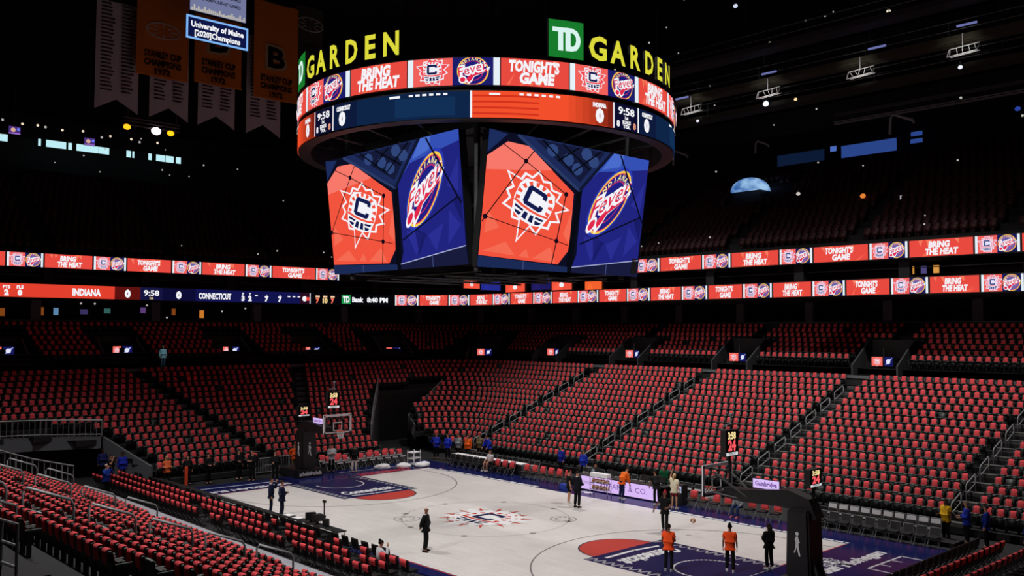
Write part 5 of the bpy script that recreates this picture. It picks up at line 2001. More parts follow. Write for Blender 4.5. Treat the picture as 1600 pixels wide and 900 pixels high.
# on the boards
person('bald man in black suit, hands behind his back, alone near the middle of the court', 3.39, -6.23, 0, 35, 1.80, arms=('back', 'back'), top='#0c0c10', bottom='#0b0b0e', hair='#2a1c16', skin='mid', style='bald', jacket=True, collar='#e8e8ec')
person('man in navy suit, hand raised to his chin, on the near touchline beside another suit', -7.5, -7.25, 0, 60, 1.80, arms=('down', 'face'), top='#121a38', bottom='#10162e', jacket=True, collar='#dcdce4', hair='#17110d')
person('man in navy suit with arms folded, right one of two suits on the near touchline', -6.45, -7.25, 0, 75, 1.80, arms=('fold', 'fold'), top='#111834', bottom='#10162e', jacket=True, collar='#e0b8b0', hair='#2a1c12')
person('person in black top and shorts with bare legs and white shoes by the lilac board', 0.30, 5.48, 0, 60, 1.74, top='#121214', bottom='#131316', legs='short', shoes='#e4e4e8', sleeves=False, hair='#15100c')
person('man in dark suit with white collar turned to the scorers table', 1.28, 5.05, 0, 95, 1.86, arms=('front', 'hip'), top='#10121c', bottom='#0e0f16', jacket=True, collar='#f0f0f4', hair='#1a1310')
person('person in orange shirt and navy trousers bending over the scorers table', 1.34, 8.45, 0, 80, 1.80, arms=('table', 'table'), lean=0.62, top='#f06a1e', bottom='#18204a', shoes='#d8d8dc', hair='#2a1a10')
person('person in black leaning on the right end of the scorers table', 3.55, 8.6, 0, 150, 1.80, arms=('table', 'table'), lean=0.38, top='#141618', sleeves=False, bottom='#141416', shoes='#c8c8cc', hair='#1a1412', skin='mid')
person('player in black kit with red hair, dribbling beside the lane', 7.78, 3.75, 0, -70, 1.84, arms=('out', 'front'), top='#131316', sleeves=False, bottom='#131316', stride=0.16, hair='#a8283a', style='bun', shoes='#5a3aa0', skin='mid')
person('person in orange shirt and dark trousers seen from behind, left edge of the lane', 11.85, -1.34, 0, 110, 1.76, arms=('front', 'down'), top='#f2501e', bottom='#141416', sleeves=False, hair='#120e0c', skin='dark', shoes='#c8c8cc')
person('person in orange shirt with dark bun watching from the middle of the lane', 13.46, 0.27, 0, 120, 1.78, arms=('down', 'down'), top='#f2501e', bottom='#121214', sleeves=False, hair='#120e0c', style='bun', skin='mid', shoes='#e4e4e8', stride=0.10)
person('person all in black with arms folded beside the black basket stand', 14.25, 1.67, 0, 160, 1.72, arms=('fold', 'fold'), top='#0e0e11', bottom='#0e0e11', hair='#1c120e', style='long', skin='mid', shoes='#e8e8ea')
person('woman in cream top and red shorts standing by the right bench', 4.75, 8.5, 0, 100, 1.76, arms=('down', 'up'), top='#e6dcc0', sleeves=False, bottom='#7a1c28', legs='short', shoes='#d8c8b8', hair='#c8a878', style='tail')
person('person in grey hoodie and blue jeans sitting on the right bench', 8.05, 9.28, -0.02, -90, 1.80, pose='sit', arms=('lap', 'lap'), lean=0.25, top='#8c9096', bottom='#2c3c66', hair='#20160f', shoes='#e06a86')
person('person in green shirt behind the scorers table', 2.6, 10.5, 0, -60, 1.78, arms=('table', 'down'), lean=0.3, top='#14603a', bottom='#15151a', hair='#241810', sleeves=False)
person('person in grey shirt sitting behind the left end of the scorers table', -2.2, 10.35, -0.02, -70, 1.75, pose='sit', arms=('lap', 'lap'), top='#9aa6b4', bottom='#1c1c22', hair='#7a4a2c')
# far corner and far touchline staff
person('steward in blue below the stand, left one of the pair by the left bench', -6.6, 12.1, 0, -100, 1.76, top='#1c2c9c', bottom='#101018', hair='#1a1210')
person('steward in blue below the stand, right one of the pair by the left bench', -4.6, 11.95, 0, -80, 1.72, top='#2036b4', bottom='#101018', hair='#1a1210')
person('person in white top with bare legs sitting on a press table', -10.1, 9.3, 0.12, -90, 1.78, pose='sit', arms=('lap', 'lap'), top='#e2dfe2', sleeves=False, bottom='#16181f', legs='short', shoes='#e0e0e0', hair='#2a1a12', style='long')
person('steward in blue shirt leaning on the foot of the second farthest stair', -13.6, 12.3, 0.1, -90, 1.78, lean=0.35, arms=('table', 'table'), top='#2034c0', bottom='#101018', hair='#1a1210')
person('steward in blue shirt, left one beside the far tunnel railing', -17.2, 10.6, 0, -40, 1.80, arms=('hip', 'down'), top='#1d2fae', bottom='#12121a', hair='#1a1210')
person('steward in blue shirt, right one beside the far tunnel railing', -16.3, 10.9, 0, -70, 1.80, top='#2338c8', bottom='#12121a', hair='#1a1210')
person('person in grey shirt near the far tunnel', -16.0, 11.6, 0, -70, 1.76, top='#8c8f96', bottom='#1a1a20', hair='#2a2018')
person('person in orange shirt among the far corner chairs', -15.2, 11.8, 0, -70, 1.74, top='#f2641c', bottom='#1a1a20', hair='#2a2018')
person('person in tan shirt standing in the far corner', -14.9, 12.6, 0, -70, 1.78, top='#6f6448', bottom='#24221c', hair='#2a2018')
# behind the far end line
person('person in white and grey shirt standing in front of the far basket chairs', -16.9, 2.0, 0, -20, 1.78, arms=('fold', 'fold'), top='#bcbec4', bottom='#141418', hair='#1a1410')
person('person in black top and white trousers beside the far basket chairs', -16.0, 3.1, 0, -30, 1.72, top='#121216', bottom='#d8d4d0', hair='#17110e')
person('person in orange shirt beside the far basket stand', -18.6, 0.35, 0, -10, 1.78, arms=('hip', 'hip'), top='#d8521e', bottom='#6b5a3c', hair='#2a1a10')
person('person in black with a bright yellow lanyard left of the far basket', -16.2, -2.3, 0, -20, 1.80, arms=('front', 'down'), top='#101013', bottom='#101013', hair='#17110e')
for i, (px, py, fa, hh) in enumerate(((-18.2, -3.6, 10, 1.80), (-17.9, -2.9, -30, 1.74), (-17.1, -3.3, -60, 1.82), (-18.0, -5.6, 20, 1.78), (-18.5, -6.6, -10, 1.70))):
    person(f'person in black behind the far end line, {nth(i + 1)} along from the basket stand', px, py, 0, fa, hh, arms=(('front', 'down'), ('down', 'hip'), ('fold', 'fold'), ('front', 'front'), ('down', 'down'))[i], top='#0e0e12', bottom='#0e0e12', hair='#1a120e', group='people in black behind the far end line')
person('blond person in orange vest behind the far end line', -18.8, -7.7, 0, 0, 1.74, arms=('front', 'front'), top='#d8643a', sleeves=False, bottom='#16161a', hair='#d8b070', style='long')
# near left corner
person('man in blue shirt aiming a camera in the near touchline chairs', -18.0, -11.33, 0, 20, 1.72, arms=('face', 'face'), top='#1c3c9c', bottom='#14151c', hair='#c8b8a8', style='short')
person('photographer in black with arms raised beside the grey tunnel wall', -21.4, -9.9, 0, 30, 1.74, arms=('face', 'face'), top='#121216', sleeves=False, bottom='#101014', hair='#140f0c')
person('steward in blue shirt standing below the end stand, near corner', -21.5, -9.2, 0, 0, 1.84, top='#1a2aa0', bottom='#101018', hair='#17110e', skin='dark')
person('steward in navy inside the mouth of the near tunnel', -23.6, -9.6, 0, 0, 1.86, top='#161f56', bottom='#10101a', hair='#17110e', skin='dark')
person('person in white patterned shirt sitting on the near touchline', 4.9, -9.55, -0.02, 75, 1.70, pose='sit', arms=('face', 'lap'), lean=0.1, top='#d4d6dc', bottom='#24262e', hair='#17110e', style='bun')
# near right corner
person('man in yellow shirt standing at the corner of the stand', 16.9, 11.4, 0, -110, 1.80, arms=('front', 'down'), top='#d8a81c', sleeves=False, bottom='#141414', skin='dark', hair='#120e0c')
person('steward in blue shirt, left one of two at the foot of the nearest stair', 17.75, 11.4, 0, -150, 1.82, top='#1c2f98', bottom='#101016', arms=('front', 'front'), hair='#6a5a50')
person('steward in blue shirt, right one of two at the foot of the nearest stair', 18.6, 11.2, 0, -170, 1.78, top='#182a86', bottom='#101016', arms=('hip', 'down'), hair='#17110e')
person('steward in navy at the right edge behind the near end line chairs', 20.6, 9.9, 0, 180, 1.80, top='#14225e', bottom='#101016', hair='#17110e')
person('person lit pale blue high in the far left stand', -34.6, -1.6, 6.0, 0, 1.75, top='#a8d4e0', bottom='#4a6878', hair='#5a6a70')  # pale blue of the light is also put into clothes and hair

bpy.context.view_layer.update()
dgr = bpy.context.evaluated_depsgraph_get()
for o, mt, post in JOBS:
    me = bpy.data.meshes.new_from_object(o.evaluated_get(dgr))
    if post is not None:
        bm = bmesh.new(); bm.from_mesh(me)
        vs = [bm.verts.new(v) for v in post.v]
        for f in post.f:
            try:
                bm.faces.new([vs[i] for i in f])
            except ValueError:
                pass
        bm.to_mesh(me); bm.free()
    me.materials.clear(); me.materials.append(mt)
    me.polygons.foreach_set('material_index', [0] * len(me.polygons))
    me.polygons.foreach_set('use_smooth', [True] * len(me.polygons))
    old = o.data
    o.modifiers.clear()
    o.data = me
    bpy.data.meshes.remove(old)

# cameras held by the two photographers
for (x, y, z, rz, lb) in ((-17.72, -11.24, 1.52, 20, 'small camera held by the man in blue in the near touchline chairs'), (-21.14, -9.76, 1.54, 30, 'black camera held up by the photographer beside the grey tunnel wall')):
    t = empty('camera', (x, y, z), math.radians(rz))
    m = MB(); m.box((0, 0, 0), (0.08, 0.14, 0.10)); m.build('camera_body', M_['black'], t)
    m = MB(); m.tube([(0.03, 0, 0), (0.16, 0, 0)], [0.035, 0.042], 10); m.build('lens', M_['black_pad'], t)
    tag(t, lb, 'camera')

# ------------------------------------------------------------------ small things on the floor
t = empty('utility_cart', (-15.9, 7.7, -0.02), 0.3)
m = MB()
for z in (0.12, 0.48, 0.86):
    m.box((0, 0, z), (0.55, 0.8, 0.06))
m.build('shelf', M_['white'], t)
m = MB()
for sx in (-1, 1):
    for sy in (-1, 1):
        m.tube([(sx * 0.25, sy * 0.36, 0.05), (sx * 0.25, sy * 0.36, 1.0)], 0.025, 6)
m.build('posts', M_['white'], t)
tag(t, 'white utility cart with three shelves in the far corner of the court', 'cart')
sh = bpy.data.objects.new('towel_stack', shirt_meshes[0].copy()); C.objects.link(sh); bpy.data.objects.remove(sh)
for i, (x, y) in enumerate(((-15.9, 5.2), (-15.4, 6.5), (-15.0, 7.7))):
    bm = bmesh.new()
    bmesh.ops.create_icosphere(bm, subdivisions=3, radius=0.42)
    r = random.Random(i)
    for v in bm.verts:
        n = 1 + 0.18 * math.sin(7 * v.co.x + i) * math.cos(6 * v.co.y + 2 * i) + r.uniform(-.05, .05)
        v.co = Vector((v.co.x * n, v.co.y * n * 1.3, max(v.co.z * 0.55 * n + 0.10, 0)))
    me = bpy.data.meshes.new('towel_heap'); bm.to_mesh(me); bm.free(); me.materials.append(M_['white'])
    me.polygons.foreach_set('use_smooth', [True] * len(me.polygons))
    o = bpy.data.objects.new('towel_heap', me); C.objects.link(o); o.location = (x, y, 0.0)
    tag(o, f'crumpled white towel heap on the apron, {nth(i + 1)} from the far basket', 'towel', 'towel heaps on the far apron')
# orange post and steel barricades at the far end
t = empty('padded_post', (-16.4, -7.6, 0))
m = MB(); m.tube([(0, 0, 0.1), (0, 0, 1.35)], 0.09, 10); m.build('pad', M_['orange'], t)
m = MB(); m.tube([(0, 0, 0), (0, 0, 0.08)], 0.2, 12); m.build('base', M_['black'], t)
tag(t, 'orange padded post at the far left corner of the apron', 'post')
for i, (x, y) in enumerate(((-18.9, -1.6), (-19.0, -0.3))):
    t = empty('barricade', (x, y, -0.06), PI / 2)
    m = MB(); m.tube([(-0.55, 0, 0), (-0.55, 0, 1.05), (0.55, 0, 1.05), (0.55, 0, 0)], 0.025, 6); m.tube([(-0.55, 0, 0.2), (0.55, 0, 0.2)], 0.02, 6); m.build('frame', M_['steel'], t)
    m = MB()
    for k in range(9):
        m.tube([(-0.45 + 0.1125 * k, 0, 0.2), (-0.45 + 0.1125 * k, 0, 1.05)], 0.012, 4)
    m.build('bars', M_['steel'], t)
    tag(t, f'steel crowd barricade at the end stand stair, {("left", "right")[i]} one', 'barricade')
# monitors and mast on the near press table
for i, x in enumerate((-2.3, -1.75)):
    t = empty('television_camera', (x, -8.15, 0.594), 1.2 + i * 0.4)
    m = MB(); m.box((0, 0, 0.05), (0.08, 0.08, 0.12)); m.build('mount', M_['black'], t)
    m = MB(); m.box((0, 0, 0.25), (0.44, 0.22, 0.30)); m.build('body', M_['black'], t)
    m = MB(); m.tube([(0.2, 0, 0.25), (0.38, 0, 0.25)], [0.07, 0.09], 10); m.build('lens', M_['black_pad'], t)
    tag(t, f'black television camera on the near press table, {("left", "right")[i]} one', 'camera')
t = empty('mast', (-1.2, -8.15, 0.582))
m = MB(); m.tube([(0, 0, 0.0), (0, 0, 1.0)], 0.03, 8); m.build('pole', M_['steel_dark'], t)
m = MB(); m.box((0.14, 0, 0.16), (0.22, 0.22, 0.32)); m.build('case', M_['black'], t)
m = MB(); m.box((0, 0, 1.04), (0.16, 0.1, 0.1)); m.build('head', M_['black'], t)
tag(t, 'thin black mast rising beside the near press table', 'mast')
for i, x in enumerate((-4.2, -3.4)):
    m = MB(); m.box((0, 0, 0.012), (0.5, 0.3, 0.02), rz=0.1)
    o = m.build('paper_sheet', M_['white']); o.location = (x, -8.15, 0.59)
    tag(o, f'white paper sheet on the near press table, {("left", "right")[i]} one', 'paper')
# railings and walls of the near left foreground
for i, (x, y, z, L) in enumerate(((6.9, -22.75, 3.65, 2.2), (13.0, -24.3, 4.35, 2.0))):
    t = empty('guard_rail', (x, y, z), 0.15)
    m = MB()
    for zz in (0.15, 0.55, 0.95):
        m.tube([(-L / 2, 0, zz), (L / 2, 0, zz)], 0.03, 6)
    for k in range(4):
        m.tube([(-L / 2 + L * k / 3, 0, 0), (-L / 2 + L * k / 3, 0, 0.97)], 0.03, 6)
    m.build('bars', M_['rail'], t)
    tag(t, f'dim grey guard rail in the bottom left foreground, {("left", "right")[i]} one', 'rail')

# ================================================================== OVERHEAD AND FAR BACKGROUND
def banner(name, X, y0, y1, ztop, zbot, label, cat, paint, tail=0.0, parent=None):
    root = empty(name, (X, (y0 + y1) / 2, zbot))
    m = MB()
    n = 8
    vs = []
    wd = y1 - y0
    for i in range(n + 1):
        u = i / n
        y = y0 + wd * u
        zb_ = zbot + (tail * (1 - abs(2 * u - 1)) if tail else 0)
        bow = 0.05 * math.sin(u * 9)
        for yy in (0.0, 0.03):
            vs.append((bow - yy, y - (y0 + y1) / 2, zb_ - zbot)); vs.append((bow - yy, y - (y0 + y1) / 2, ztop - zbot))
    fs = []
    for i in range(n):
        a_, b_ = 4 * i, 4 * i + 4
        fs += [(a_, b_, b_ + 1, a_ + 1), (a_ + 2, a_ + 3, b_ + 3, b_ + 2), (a_, a_ + 2, b_ + 2, b_), (a_ + 1, b_ + 1, b_ + 3, a_ + 3)]
    m.add(vs, fs)
    m.build('cloth', paint[0], root)
    a = Art(lambda u, v, l: (0.09 + l, u - wd / 2, v - zbot), 0.004)
    paint[1](a, wd, ztop, zbot)
    a.build('lettering', CLOTHPRINT, root)
    m = MB(); m.tube([(0, -wd / 2, ztop - zbot), (0, wd / 2, ztop - zbot)], 0.05, 6); m.build('rod', M_['steel_dark'], root)
    m = MB()
    for s in (-1, 1):
        m.tube([(0, s * wd * .4, ztop - zbot), (0, s * wd * .4, 36.0 - zbot)], 0.02, 4)
    m.build('wires', M_['steel_dark'], root)
    tag(root, label, cat, None)
    return root


GOLD = mat('banner_gold', '#c26a14', 0.85)
PALE = mat('banner_white', '#b8b0b4', 0.85)
INK = lin('#1c1512')


def gold_b(a, w_, zt, zb):
    a.text('STANLEY CUP', w_ / 2, zb + 1.35, 0.42, INK, 1, bold=0.04, width=w_ * .72)
    a.text('CHAMPIONS', w_ / 2, zb + 0.75, 0.42, INK, 1, bold=0.04, width=w_ * .72)
    a.text('1972', w_ / 2, zb + 0.2, 0.38, INK, 1, bold=0.04, width=w_ * .3)
    a.rect(0, zb, w_, zb + 0.08, lin('#e08820'), 1)


def gold_crest(a, w_, zt, zb):
    gold_b(a, w_, zt, zb)
    a.stroke(circ(w_ / 2, zb + 3.3, 1.2, 20, ry=0.55), 0.08, (0.5, 0.48, 0.45), 1, True)
    for i in range(8):
        t = 2 * PI * i / 8
        a.stroke([(w_ / 2 + .5 * math.cos(t), zb + 3.3 + .25 * math.sin(t)), (w_ / 2 + 1.1 * math.cos(t), zb + 3.3 + .5 * math.sin(t))], 0.06, (0.45, 0.42, 0.4), 1)


def gold_letter(a, w_, zt, zb):
    gold_b(a, w_, zt, zb)
    a.text('B', w_ / 2, zb + 2.5, 1.5, INK, 2, bold=0.03, sx=1.25)
    a.text('B', w_ / 2, zb + 2.38, 1.74, (0.4, 0.3, 0.16), 1, bold=0.05, sx=1.3)


def list_b(a, w_, zt, zb):
    r = random.Random(int(zb * 100))
    z = zb + 1.35
    while z < zt - 0.2:
        for u in (0.10, 0.58):
            a.rect(w_ * u, z, w_ * (u + r.uniform(0.22, 0.32)), z + 0.10, lin('#3a2f33'), 1)
        z += 0.26


banner('hanging_banner', -30.0, -5.75, -2.1, 34, 26.55, 'dim gold championship banner with white crest, leftmost of three', 'banner', (GOLD, gold_crest))
banner('hanging_banner', -30.0, -1.62, 2.0, 34, 26.75, 'dim gold banner half hidden behind the lit blue sign', 'banner', (GOLD, gold_letter))
banner('hanging_banner', -30.0, 3.0, 6.7, 34, 26.5, 'dim gold banner with a large black letter B, rightmost of three', 'banner', (GOLD, gold_letter))
for i, (ya, yb, zb_) in enumerate(((-8.1, -5.2, 23.9), (-4.4, -1.6, 23.9), (-0.85, 2.0, 23.9), (2.95, 5.8, 23.85))):
    banner('hanging_banner', -31.0, ya, yb, 31.5, zb_, f'pale swallow tailed banner listing years, {nth(i + 1)} from the left', 'banner', (PALE, list_b), tail=0.85)
# glimpses of two more banners higher up
banner('hanging_banner', -31.5, 7.4, 9.8, 35, 30.3, 'dim dark banner with a ring crest beside the gold banners', 'banner', (mat('banner_dark', '#3a3632', 0.9), gold_crest))
# lit blue sign
t = empty('lit_sign', (-26.0, -1.75, 28.5))
m = MB(); m.box((-0.08, 0, 0.80), (0.14, 4.5, 1.62)); m.build('housing', M_['black'], t)
a = Art(lambda u, v, l: (0.0 + l, u, v), 0.006)
a.rect(-2.24, 0.0, 2.24, 1.60, '#7fb4f4', 1)
a.rect(-2.10, 0.14, 2.10, 1.46, '#0e1646', 2)
a.text('University of Maine', 0, 0.86, 0.36, WHITE, 3, bold=0.04, width=3.8)
a.text('[2020]Champions', 0, 0.30, 0.36, WHITE, 3, bold=0.04, width=3.3)
a.build('screen', ART, t)
m = MB(); m.box((-0.08, 0.05, 3.2), (0.10, 4.1, 2.7)); m.build('upper_housing', M_['black'], t)
a = Art(lambda u, v, l: (0.0 + l, u, v), 0.006)
a.rect(-2.0, 1.95, 2.05, 4.5, '#70769c', 1, 1)
for z in (2.8, 3.3, 3.8):
    a.text('CHAMPIONSHIP GAMES', 0.2, z, 0.22, '#2a2c3c', 2, bold=0.03, width=2.9)
r = random.Random(8)
for i in range(26):
    u = -1.9 + i * 0.15
    a.rect(u, 1.97, u + 0.12, 2.1 + r.uniform(.02, .3), '#b8b4ac', 2)
a.build('screen', ART, t)
m = MB()
for s in (-1.8, 1.8):
    m.tube([(-0.08, s, 1.6), (-0.08, s, 7.5)], 0.03, 5)
m.build('hangers', M_['steel_dark'], t)
tag(t, 'lit blue hanging sign reading University of Maine Champions under a pale screen', 'sign')

# long lamp bar under the banners: orange, white and orange lamps
t = empty('lamp_bar', (-38.0, -1.4, 24.2))
m = MB()
for z in (0.45, 0.75, 1.0):
    m.box((0, 0, z), (0.15, 4.4, 0.09))
m.tube([(0, -1.9, 1.0), (0, -1.9, 11.8)], 0.03, 5); m.tube([(0, 1.9, 1.0), (0, 1.9, 11.8)], 0.03, 5)
m.build('frame', mat('bar_mauve', '#5a5058', 0.6), t)
for yy, rr_, cc, ss_ in ((-2.0, 0.22, '#ffb020', 1.6), (0.25, 0.30, '#ffe6f4', 3.0), (1.4, 0.22, '#ffb818', 1.6)):
    m = MB(); m.ball((0.12, yy, 0.25), rr_, 10, 7, sc=(0.6, 1.3, 1)); m.build('lamp', emit('lamp_' + str(yy), cc, ss_), t)
tag(t, 'lamp bar with orange, white and orange lamps below the pale banners', 'lamp')

# lit windows of the upper concourse, far left
E_WIN = emit('window_cyan', '#bfeef6', 1.0)
for i, (ya, yb) in enumerate(((-8.2, -7.6), (-5.15, -4.95), (-4.5, -2.85), (-2.65, -2.35), (-1.95, -0.05), (0.0, 0.9), (2.5, 2.9), (3.05, 3.2), (4.55, 4.85), (5.3, 6.15), (6.22, 7.0), (7.25, 7.7))):
    wi = empty('window', (-53.9, (ya + yb) / 2 - 0.05, 25.4))
    wi.name = f'window_{i + 1}'
    struct(wi)
    m = MB(); m.box((0, 0, -0.02), (0.06, yb - ya, 0.62)); p_ = m.build('pane', E_WIN, wi)
    m = MB(); m.box((0.02, 0, 0.32), (0.1, yb - ya + .1, 0.05)); m.box((0.02, 0, -0.36), (0.1, yb - ya + .1, 0.05)); m.build('frame', M_['black'], wi)
for i, (y, zc) in enumerate(((-9.0, 24.7), (-3.3, 24.6))):
    t = empty('wall_screen', (-46.5, y, zc))
    m = MB(); m.box((-0.06, 0, 0), (0.1, 0.9, 0.66)); m.build('case', M_['black'], t)
    a = Art(lambda u, v, l: (0.0 + l, u, v), 0.004); a.rect(-0.42, -0.3, 0.42, 0.3, '#4a2f7c', 1); a.poly(circ(-0.1, 0.02, 0.18, 10), '#d8a890', 2); a.poly(circ(0.28, 0.1, 0.12, 8), '#6a7af0', 2); a.rect(-0.42, -0.3, 0.42, -0.22, '#a878d8', 2); a.build('screen', ART, t)
    m = MB(); m.tube([(-0.1, 0, 0.3), (-0.1, 0, 6)], 0.03, 5); m.build('pole', M_['steel_dark'], t)
    tag(t, f'small purple screen hung before the upper concourse windows, {("left", "right")[i]} one', 'screen')

# blue windows, far right
E_BLU = emit('window_blue', '#2a4488', 1.0)
E_BLU2 = emit('window_dim', '#0d1a33', 1.0)
for i, (xa, xb, za, zb_, mt) in enumerate(((-8.2, -3.9, 22.5, 23.5, E_BLU2), (-2.4, 2.1, 22.45, 23.5, E_BLU), (3.25, 4.1, 23.35, 23.75, E_BLU), (3.2, 4.1, 22.8, 23.2, E_BLU), (-3.35, -2.85, 23.1, 23.6, emit('window_pale', '#4a68b8', 1.0)))):
    wi = empty('window', ((xa + xb) / 2, 40.55, (za + zb_) / 2 + 0.45)); wi.name = f'window_{20 + i}'
    struct(wi)
    m = MB(); m.box((0, 0, 0), (xb - xa, 0.06, zb_ - za)); m.build('pane', mt, wi)
    m = MB()
    m.box((0, -0.03, (zb_ - za) / 2), (xb - xa + .1, 0.1, 0.06)); m.box((0, -0.03, -(zb_ - za) / 2), (xb - xa + .1, 0.1, 0.06)); m.build('frame', M_['black'], wi)

# pale blue glowing dome
t = empty('inflated_dome', (-8.4, 36.6, 20.45))
bm = bmesh.new()
bmesh.ops.create_uvsphere(bm, u_segments=28, v_segments=16, radius=1.6)
bmesh.ops.bisect_plane(bm, geom=bm.verts[:] + bm.edges[:] + bm.faces[:], plane_co=(0, 0, 0), plane_no=(0, 0, -1), clear_outer=True)
for v in bm.verts:
    v.co.z *= 0.72
me = bpy.data.meshes.new('shell'); bm.to_mesh(me); bm.free()
dm = bpy.data.materials.new('dome_glow'); dm.use_nodes = True
nt = dm.node_tree; nt.nodes.clear()
tc = nt.nodes.new('ShaderNodeTexCoord'); gr = nt.nodes.new('ShaderNodeTexNoise'); gr.inputs['Scale'].default_value = 0.9
cr_ = nt.nodes.new('ShaderNodeValToRGB'); cr_.color_ramp.elements[0].color = (*lin('#3a66a8'), 1); cr_.color_ramp.elements[1].color = (*lin('#9cc4ea'), 1)
cr_.color_ramp.elements[0].position = 0.4; cr_.color_ramp.elements[1].position = 0.68
em = nt.nodes.new('ShaderNodeEmission'); ou = nt.nodes.new('ShaderNodeOutputMaterial')
nt.links.new(tc.outputs['Object'], gr.inputs['Vector']); nt.links.new(gr.outputs['Fac'], cr_.inputs['Fac']); nt.links.new(cr_.outputs['Color'], em.inputs['Color']); nt.links.new(em.outputs[0], ou.inputs[0])
dm.cycles.emission_sampling = 'NONE'
me.materials.append(dm)
me.polygons.foreach_set('use_smooth', [True] * len(me.polygons))
o = bpy.data.objects.new('shell', me); C.objects.link(o); o.parent = t
m = MB(); m.box((0, 0.2, -0.5), (2.6, 1.6, 0.96)); m.build('stand', M_['black'], t)
tag(t, 'pale blue glowing dome in the dark right balcony', 'dome')

# catwalks along the right side
def catwalk(y, z, x0, x1, label, material=None, hgt=1.1, dw=1.3):
    t = empty('catwalk', ((x0 + x1) / 2, y, z))
    L = x1 - x0
    m = MB(); m.box((0, 0, 0), (L, dw, 0.12 if dw > 1 else 0.06)); m.build('deck', material or M_['olive'], t)
    m = MB(); m.box((0, -dw / 2 - 0.01, 0.12), (L, 0.06, 0.30 if dw > 1 else 0.06)); m.build('toe_board', material or M_['olive'], t)
    m = MB()
    for zz in (0.6, hgt):
        m.tube([(-L / 2, -dw / 2, zz), (L / 2, -dw / 2, zz)], 0.035, 5); m.tube([(-L / 2, dw / 2, zz), (L / 2, dw / 2, zz)], 0.035, 5)
    n = int(L / 2.4)
    for i in range(n + 1):
        for yy in (-dw / 2, dw / 2):
            m.tube([(-L / 2 + L * i / n, yy, 0), (-L / 2 + L * i / n, yy, hgt)], 0.03, 5)
    m.build('railing', M_['steel_dark'], t)
    for i in range(0, n + 1, 3):
        m = MB(); m.tube([(-L / 2 + L * i / n, 0, hgt), (-L / 2 + L * i / n, 0, 36 - z)], 0.04, 5); m.build('hanger', M_['steel_dark'], t)
    tag(t, label, 'catwalk')


catwalk(26.4, 26.0, -16, 22, 'upper olive catwalk running along the right side under the roof')
catwalk(27.6, 24.6, -16, 22, 'lower dark catwalk hung beneath the olive one', mat('catwalk_dark', '#2c2a24', 0.8))
catwalk(24.2, 27.6, -16, 22, 'highest grey catwalk above the olive one', M_['steel_dark'])
catwalk(31.0, 23.5, 2, 22, 'thin grey catwalk at the right edge below the others', M_['steel'], 0.7, 0.3)

# wire frames that catch the light on the catwalk
for i, (x, z) in enumerate(((-6.4, 25.1), (-0.05, 25.15), (6.5, 25.2), (12.7, 25.25))):
    t = empty('rigging_frame', (x, 25.6, z))
    m = MB()
    r = random.Random(i)
    P_ = [(-0.9, 0, -0.22), (-0.75, 0, 0.2), (0.95, 0, 0.28), (0.8, 0, -0.12)]
    m.tube(P_ + [P_[0]], 0.035, 5)
    for k in range(5):
        u = -0.7 + 0.34 * k
        m.tube([(u, 0, 0.22), (u + r.uniform(-.2, .25), 0.1, -0.2)], 0.022, 4)
    m.tube([(-0.8, 0.3, -0.2), (0.85, 0.3, -0.1)], 0.03, 5)
    m.tube([(0, 0, 0.2), (0, 0, 1.0)], 0.03, 5)
    m.build('tubes', mat('bright_tube', '#d8d8d8', 0.4) if i == 0 else bpy.data.materials['bright_tube'], t)
    tag(t, f'pale tube frame clipped to the catwalk, {nth(i + 1)} from the left', 'frame', 'tube frames on the catwalk')
    spot('frame_fill_spot', (x + 0.4, 24.2, z - 1.4), (x, 25.6, z), 170, 60, 1.0, 0.1)  # added fill spot that brightens the tube frame
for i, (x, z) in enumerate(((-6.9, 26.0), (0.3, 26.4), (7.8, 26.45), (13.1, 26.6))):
    t = empty('reflection_tube', (x, 25.2, z))  # glowing tubes added to stand in for lilac reflections
    m = MB(); m.tube([(-0.55, 0, 0), (0.55, 0, 0)], 0.07, 8); m.build('tube', bpy.data.materials.get('reflection_lilac') or emit('reflection_lilac', '#6a70a8', 1.0), t)
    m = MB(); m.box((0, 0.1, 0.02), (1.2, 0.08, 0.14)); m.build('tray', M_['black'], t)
    tag(t, f'faint lilac reflection as a glowing tube over the olive catwalk, {nth(i + 1)} from the left', 'light', 'reflection tubes on the catwalk')
# bent pipes
for i, (x, y, z, s_) in enumerate(((8.7, 26.5, 22.4, 1.0), (16.6, 26.5, 24.0, 0.8), (-8.4, 27.0, 22.6, 0.9), (-1.4, 27, 22.3, 0.7))):
    m = MB(); m.tube([(-0.75 * s_, 0, -1.2 * s_), (-0.7 * s_, 0, -0.2 * s_), (-0.5 * s_, 0, 0.0), (0.7 * s_, 0, -0.55 * s_), (0.75 * s_, 0, -0.75 * s_)], 0.09 * s_, 7)
    o = m.build('bent_pipe', M_['steel']); o.location = (x, y, z)
    tag(o, f'grey bent pipe hanging under the right catwalk, {("middle", "rightmost", "leftmost", "second")[i]} one', 'pipe')

